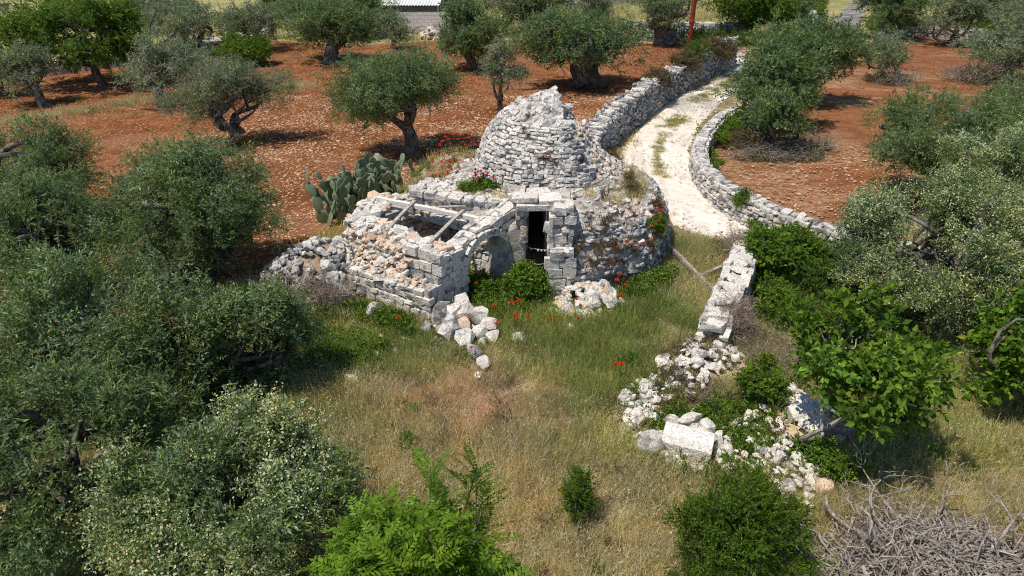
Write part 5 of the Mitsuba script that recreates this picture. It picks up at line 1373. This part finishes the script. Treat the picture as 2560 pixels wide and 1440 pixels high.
stuff('bramble', 'mat of dead pinkish grey stems on the ground behind the ruined foundation', 'brambles', patch('bramble', 5.6, 11.1, 0.85, 0.6, 40, (0.5, 0.9), (0.0, 0.06)) + patch('bramble', 3.3, 10.0, 0.6, 0.3, 12, (0.4, 0.6), (0.0, 0.04)))
stuff('bramble', 'bare dead twigs sticking up from the grey stone bank', 'brambles', patch('dead_twigs', -5.1, 12.95, 0.35, 0.25, 8, (0.9, 1.4), (0.15, 0.3)) + patch('bramble', -3.9, 13.1, 0.7, 0.4, 12, (0.6, 0.9), (0.25, 0.6)))
stuff('cut_branches', 'grey cut olive branches lying round the foot of the low bushy olive', 'branches', patch('cut_branch', 9.2, 23.6, 1.5, 0.55, 26, (0.7, 1.1), (0.0, 0.12)) + patch('silver', 9.5, 23.5, 1.5, 0.5, 24, (0.5, 0.8), (0.0, 0.12)) + patch('greyweed', 9.4, 23.5, 1.7, 0.6, 60, (0.8, 1.2), (0.0, 0.1)) + patch('greyweed', 8.6, 25.3, 1.0, 0.8, 50, (1.0, 1.6), (0.0, 0.2), 0.2))
stuff('cut_branches', 'grey cut branches on the red field right of the low bushy olive', 'branches', patch('cut_branch', 10.9, 24.6, 0.8, 0.45, 16, (0.8, 1.2), (0.0, 0.15)) + patch('greyweed', 10.8, 24.6, 0.9, 0.5, 36, (0.9, 1.5), (0.0, 0.15), 0.15))
stuff('cut_branches', 'heap of grey cut branches below the open pruned olive', 'branches', patch('cut_branch', 24.2, 36.0, 1.5, 0.8, 22, (1.0, 1.6), (0.0, 0.2), 0.3) + patch('greyweed', 24.4, 35.9, 1.6, 0.9, 30, (1.5, 2.5), (0.0, 0.3), 0.4))
stuff('cut_branches', 'grey cut branches at the foot of the thin sapling', 'branches', patch('cut_branch', 19.3, 35.6, 1.1, 0.5, 14, (0.8, 1.3), (0.0, 0.15), 0.1) + patch('greyweed', 19.4, 35.9, 1.2, 0.7, 26, (1.3, 2.2), (0.0, 0.2), 0.2))
stuff('hedge', 'bright green hedge along the low wall at the far end of the right red field', 'hedge', spray('almond', [(24.6, 49.0), (27.5, 51.6), (30.5, 50.6), (33.2, 47.6)], 130, 0.45, (0.6, 1.0), 0.9))
stuff('hedge', 'green hedge on the wall left of the paved lane', 'hedge', spray('almond', [(22.3, 54.5), (26.0, 63)], 60, 0.35, (0.7, 1.2), 1.1) + spray('far_olive', [(20.5, 49.5), (22.0, 53.5)], 20, 0.3, (0.5, 0.8), 0.9))
stuff('thicket', 'green thicket under the yellow green tree at the end of the track', 'bushes', spray('bush', [(11.5, 47.3), (14.0, 47.5), (17.0, 46.0), (17.6, 43.4)], 110, 0.6, (1.2, 2.2), 0.4))

# the ash sapling close to the camera


def pinnate(rng, length, pairs):
    d = np.array([0, 0, 1.0])
    out = []
    t = np.linspace(0.22, 0.97, pairs)
    sag = rng.uniform(0.2, 0.6)
    tone = rng.uniform(0.8, 1.2)
    pal = np.array([(0.165, 0.285, 0.036), (0.22, 0.35, 0.05), (0.12, 0.225, 0.03)])
    for s in (-1, 1):
        p = np.c_[np.zeros(pairs), -sag * length * t ** 2 * 0.6, length * t]
        tan = unit(np.c_[np.zeros(pairs), -sag * t * 1.2, np.ones(pairs)])
        dirs = unit(np.c_[np.full(pairs, s * 0.85), np.zeros(pairs), np.zeros(pairs)] + tan * 0.55 + rng.normal(0, 0.07, (pairs, 3)))
        ln = 0.27 * length * (1 - 0.5 * np.abs(t - 0.5)) * rng.uniform(0.85, 1.1, pairs)
        nr = np.tile(np.array([[0, 1.0, 0.25]]), (pairs, 1)) + rng.normal(0, 0.12, (pairs, 3))
        out.append(leaves(p, dirs, unit(nr), ln, ln * 0.40, pal[rng.integers(0, 3, pairs)] * tone * rng.uniform(0.85, 1.15, (pairs, 1)), 0.06))
    e = np.array([[0, -sag * length * 0.58, length * 0.97]])
    out.append(leaves(e, unit(np.array([[0, -sag, 1.0]])), np.array([[0, 1.0, 0.2]]), np.array([0.25 * length]), np.array([0.085 * length]), pal[:1] * tone, 0.06))
    rp = np.array([[-0.003, 0, 0], [0.003, 0, 0], [0.001, -sag * length * 0.58, length * 0.97], [-0.001, -sag * length * 0.58, length * 0.97]])
    out.append((rp, np.array([[0, 1, 2], [0, 2, 3]]), np.tile(np.array([(0.14, 0.19, 0.05)]), (4, 1))))
    return cat3(out)


def shoot(rng, n=9):
    out = []
    for i in range(n):
        v, f, c = pinnate(rng, rng.uniform(0.17, 0.26), rng.integers(7, 9))
        az, el = i * 2.4 + rng.normal(0, 0.3), rng.uniform(0.35, 1.15)
        m = trimesh.transformations.euler_matrix(-el * 0 + 0, 0, 0)[:3, :3]
        # tip the leaf outwards by el, then turn it by az
        rx = trimesh.transformations.rotation_matrix(el, [1, 0, 0])[:3, :3]
        rz = trimesh.transformations.rotation_matrix(az, [0, 0, 1])[:3, :3]
        out.append((v @ rx.T @ rz.T + [0, 0, -0.22 + 0.22 * i / n], f, c))
    st_ = tube(np.array([[0, 0, -0.32], [0.01, 0, -0.1], [0, 0, 0.02]]), [0.007, 0.005, 0.003], 4)
    out.append((st_[0], st_[1], np.tile(np.array([(0.16, 0.15, 0.07)]), (len(st_[0]), 1))))
    return cat3(out)


G = np.random.default_rng(55)
group('ash_shoot', [shoot(G, 11) for _ in range(6)])
ash = thing('ash_sapling', 'bright yellow green sapling with feathery divided leaves at the bottom centre', 'sapling')
arng = np.random.default_rng(3)
root = np.array([-0.62, 3.55, 0.0])
scene[ash + '__trunk'] = mikit.ply(tube(curve(root, [-0.66, 3.5, 2.3], 8, 0.03, arng), np.linspace(0.045, 0.028, 8), 8), 'm_bark', smooth=60)
tips = []
for i in range(235):
    a, r = arng.uniform(0, 6.283), math.sqrt(arng.random())
    tips.append(np.array([-0.82 + 0.92 * r * math.cos(a), 3.66 + 0.78 * r * math.sin(a), 2.75 + 0.95 * (1 - r * r) + arng.uniform(-1.1, 0.15)]))
tips += [np.array(p) for p in [(-0.68, 4.25, 3.72), (-0.64, 4.2, 3.45), (-0.30, 4.3, 3.7), (-0.24, 4.25, 3.45), (-0.24, 4.2, 3.2), (-1.0, 4.0, 3.5), (-1.3, 3.9, 3.3)]]
for b in range(9):
    near = [t for i, t in enumerate(tips) if i % 9 == b]
    c1 = curve([-0.65, 3.5, 1.3 + 0.1 * b], near[0], 7, 0.06, arng)
    bm = [tube(c1, np.linspace(0.018, 0.006, 7), 5)] + [tube(curve(c1[arng.integers(2, 6)], t, 5, 0.06, arng), np.linspace(0.009, 0.004, 5), 4) for t in near[1:]]
    part(ash, 'branch', mikit.ply(join(bm), 'm_bark', smooth=60))
put(ash + '__crown', [inst('ash_shoot', t, arng.uniform(1.0, 1.35), arng, unit(np.array([(t[0] + 0.68) * 0.9, (t[1] - 3.45) * 0.9, 1.0]))) for t in tips])

# the heap of dead branches at the lower right
bp = thing('brush_pile', 'heap of grey dead branches and twigs at the bottom right corner', 'brush pile')
brng = np.random.default_rng(8)


def stick(a, b, r, kids, bend=0.12):
    c = curve(a, b, 8, bend, brng)
    out = [tube(c, np.linspace(r, r * 0.35, 8), 5, 0.1, int(brng.integers(99)))]
    L = np.linalg.norm(np.asarray(b) - np.asarray(a))
    for _ in range(kids):
        i = brng.integers(2, 7)
        d = unit(unit(c[i] - c[i - 1]) + brng.normal(0, 0.55, 3))
        e = c[i] + d * L * brng.uniform(0.25, 0.5)
        k2 = curve(c[i], e, 6, 0.14, brng)
        out.append(tube(k2, np.linspace(r * 0.5, r * 0.15, 6), 4))
        for _ in range(2):
            j = brng.integers(2, 6)
            d2 = unit(d + brng.normal(0, 0.6, 3))
            out.append(tube(curve(k2[j], k2[j] + d2 * L * brng.uniform(0.1, 0.25), 5, 0.14, brng), np.linspace(r * 0.25, r * 0.1, 5), 3))
    return out


for (a, b, r, kd) in [((4.55, 6.0, 0.35), (7.0, 5.7, 0.5), 0.035, 6), ((5.0, 5.55, 0.45), (7.1, 5.75, 0.6), 0.03, 6), ((5.55, 5.9, 0.4), (6.2, 7.1, 0.75), 0.028, 5), ((5.5, 5.8, 0.45), (6.9, 6.6, 0.7), 0.028, 5), ((5.0, 6.5, 0.5), (5.6, 7.4, 0.6), 0.022, 5), ((4.45, 7.05, 0.5), (4.75, 6.55, 0.25), 0.035, 0), ((3.9, 6.75, 0.3), (4.4, 6.3, 0.2), 0.03, 0), ((5.3, 6.6, 0.55), (5.1, 7.45, 0.7), 0.016, 6), ((4.9, 6.9, 0.45), (5.8, 7.2, 0.55), 0.016, 6), ((4.4, 5.6, 0.4), (5.9, 5.4, 0.55), 0.03, 5), ((6.0, 6.2, 0.5), (7.2, 6.5, 0.5), 0.02, 6), ((4.6, 6.2, 0.5), (4.6, 6.9, 0.65), 0.02, 4)]:
    part(bp, 'branch', mikit.ply(join(stick(a, b, r, kd)), 'm_deadwood', smooth=60))
ms = []
for _ in range(1800):
    a_, r_ = brng.uniform(0, 6.283), math.sqrt(brng.random())
    x, y = 5.55 + 1.55 * r_ * math.cos(a_), 6.05 + 0.95 * r_ * math.sin(a_)
    z = 0.05 + 0.55 * (1 - r_ * r_) * brng.random() ** 0.5
    d = unit(brng.normal(size=3) * [1, 1, 0.35])
    L = brng.uniform(0.3, 0.9)
    a = np.array([x, y, z]) - d * L / 2
    b = a + d * L
    a[2], b[2] = max(a[2], 0.02), max(b[2], 0.02)
    ms.append(tube(curve(a, b, 5, 0.13, brng), np.linspace(0.010, 0.004, 5), 3))
part(bp, 'twigs', mikit.ply(join(ms), 'm_deadwood'), kind='stuff')

# prickly pear: every pad
pear = thing('prickly_pear', 'prickly pear with large flat blue green pads behind the left end of the annex', 'cactus')
crng = np.random.default_rng(17)
ico = trimesh.creation.icosphere(2, 1.0)
pv = np.array(ico.vertices)
pv = np.c_[pv[:, 0] * (0.57 + 0.17 * pv[:, 2]), pv[:, 1] * 0.13, pv[:, 2] * 0.9 + 0.86]
pad = mikit.ply((pv, ico.faces), 'm_cactus', smooth=True)


def add_pad(base, up_, face_, s):
    up_ = unit(up_)
    x = unit(np.cross(face_, up_))
    y = np.cross(up_, x)
    M = np.eye(4)
    M[:3, :3] = np.stack([x, y, up_], 1) * s
    M[:3, 3] = base
    part(pear, 'pad', {**pad, 'to_world': T(M.tolist())})
    return base + up_ * s * 1.66, x


for i in range(64):
    t = crng.random()
    b = np.array([-5.0 + 1.75 * t + crng.normal(0, 0.33), 17.75 + 2.6 * t + crng.normal(0, 0.3), -0.05])
    yaw = crng.normal(-1.57, 0.8)
    up_ = np.array([crng.normal(-0.12, 0.2), crng.normal(-0.1, 0.2), 1.0])
    face_ = np.array([math.cos(yaw), math.sin(yaw), 0])
    s = crng.uniform(0.23, 0.31)
    for lev in range(crng.integers(3, 5)):
        b, x = add_pad(b - unit(up_) * 0.02, up_, face_, s)
        if lev >= 1 and crng.random() < 0.45:
            u2 = unit(up_ + x * crng.choice([-1, 1]) * 0.8)
            add_pad(b - unit(up_) * s * 0.35 + x * 0.0, u2, face_ + crng.normal(0, 0.5, 3), s * 0.8)
        up_ = unit(up_ + np.array([crng.normal(0, 0.35), crng.normal(0, 0.35), 0.2]))
        yaw += crng.normal(0, 0.7)
        face_ = np.array([math.cos(yaw), math.sin(yaw), 0])
        s *= crng.uniform(0.82, 0.95)

# rust red pole
pole = thing('rusty_pole', 'tall rust red iron pole standing at the end of the tall track wall', 'pole')
scene[pole + '__shaft'] = mikit.ply(tube(np.array([[11.27, 45.5, z] for z in (-0.1, 1.0, 2.0, 3.5, 5.5, 7.0)]), 0.14, 14), 'm_rust', smooth=50)
scene[pole + '__collar'] = mikit.ply(tube(np.array([[11.27, 45.5, z] for z in (1.55, 1.6, 1.72, 1.77)]), [0.14, 0.175, 0.175, 0.14], 14), 'm_rust', smooth=30)

# block wall, shelter and roof at the top
bw = thing('block_wall', 'pale concrete block wall in front of the white roofed shelter', 'wall')
for r_ in range(7):
    for c_ in range(12):
        x = -9.8 + 0.5 * (c_ + 0.5 * (r_ % 2))
        b_ = trimesh.creation.box((0.485, 0.2, 0.225))
        b_.apply_translation([x, 50.2 + R.normal(0, 0.004), 0.12 + r_ * 0.238])
        part(bw, 'block', mikit.ply(b_, 'm_block'))
m_ = trimesh.creation.box((6.3, 0.14, 1.62))
m_.apply_translation([-6.95, 50.2, 0.81])
scene[bw + '__mortar'] = mikit.ply(m_, 'm_core')
sh = thing('shed', 'open shelter with a white corrugated sheet roof behind the block wall', 'shed')
xs = np.linspace(-9.0, -4.9, 120)
zc = 0.035 * np.sin(xs * 2 * np.pi / 0.2)
v = np.vstack([np.c_[xs, np.full(120, 50.0), 2.1 + zc], np.c_[xs, np.full(120, 54.5), 2.95 + zc], np.c_[xs, np.full(120, 50.0), 2.085 + zc], np.c_[xs, np.full(120, 54.5), 2.935 + zc]])
f = []
for i in range(119):
    f += [(i, i + 1, 121 + i), (i, 121 + i, 120 + i), (240 + i, 361 + i, 241 + i), (240 + i, 360 + i, 361 + i), (i, 240 + i, 241 + i), (i, 241 + i, i + 1)]
scene[sh + '__roof'] = mikit.ply((v, np.array(f)), 'm_roof', smooth=40)
for x, y, z in ((-5.1, 50.5, 2.12), (-8.8, 50.5, 2.12), (-5.1, 54.2, 2.85), (-8.8, 54.2, 2.85)):
    b_ = trimesh.creation.box((0.1, 0.1, z))
    b_.apply_translation([x, y, z / 2])
    part(sh, 'post', mikit.ply(b_, 'm_roof'))
b_ = trimesh.creation.box((4.0, 0.15, 2.7))
b_.apply_translation([-6.95, 54.3, 1.35])
scene[sh + '__back_wall'] = mikit.ply(b_, 'm_core')
rubble('stone_heap', 'little heap of pinkish stones against the block wall', oval(-5.6, 49.4, 0.7, 0.45), bump(-5.6, 49.6, 0.8, 0.6, 0.7), 60, (0.14, 0.3), [('m_warm', 2), ('m_pale', 2)])
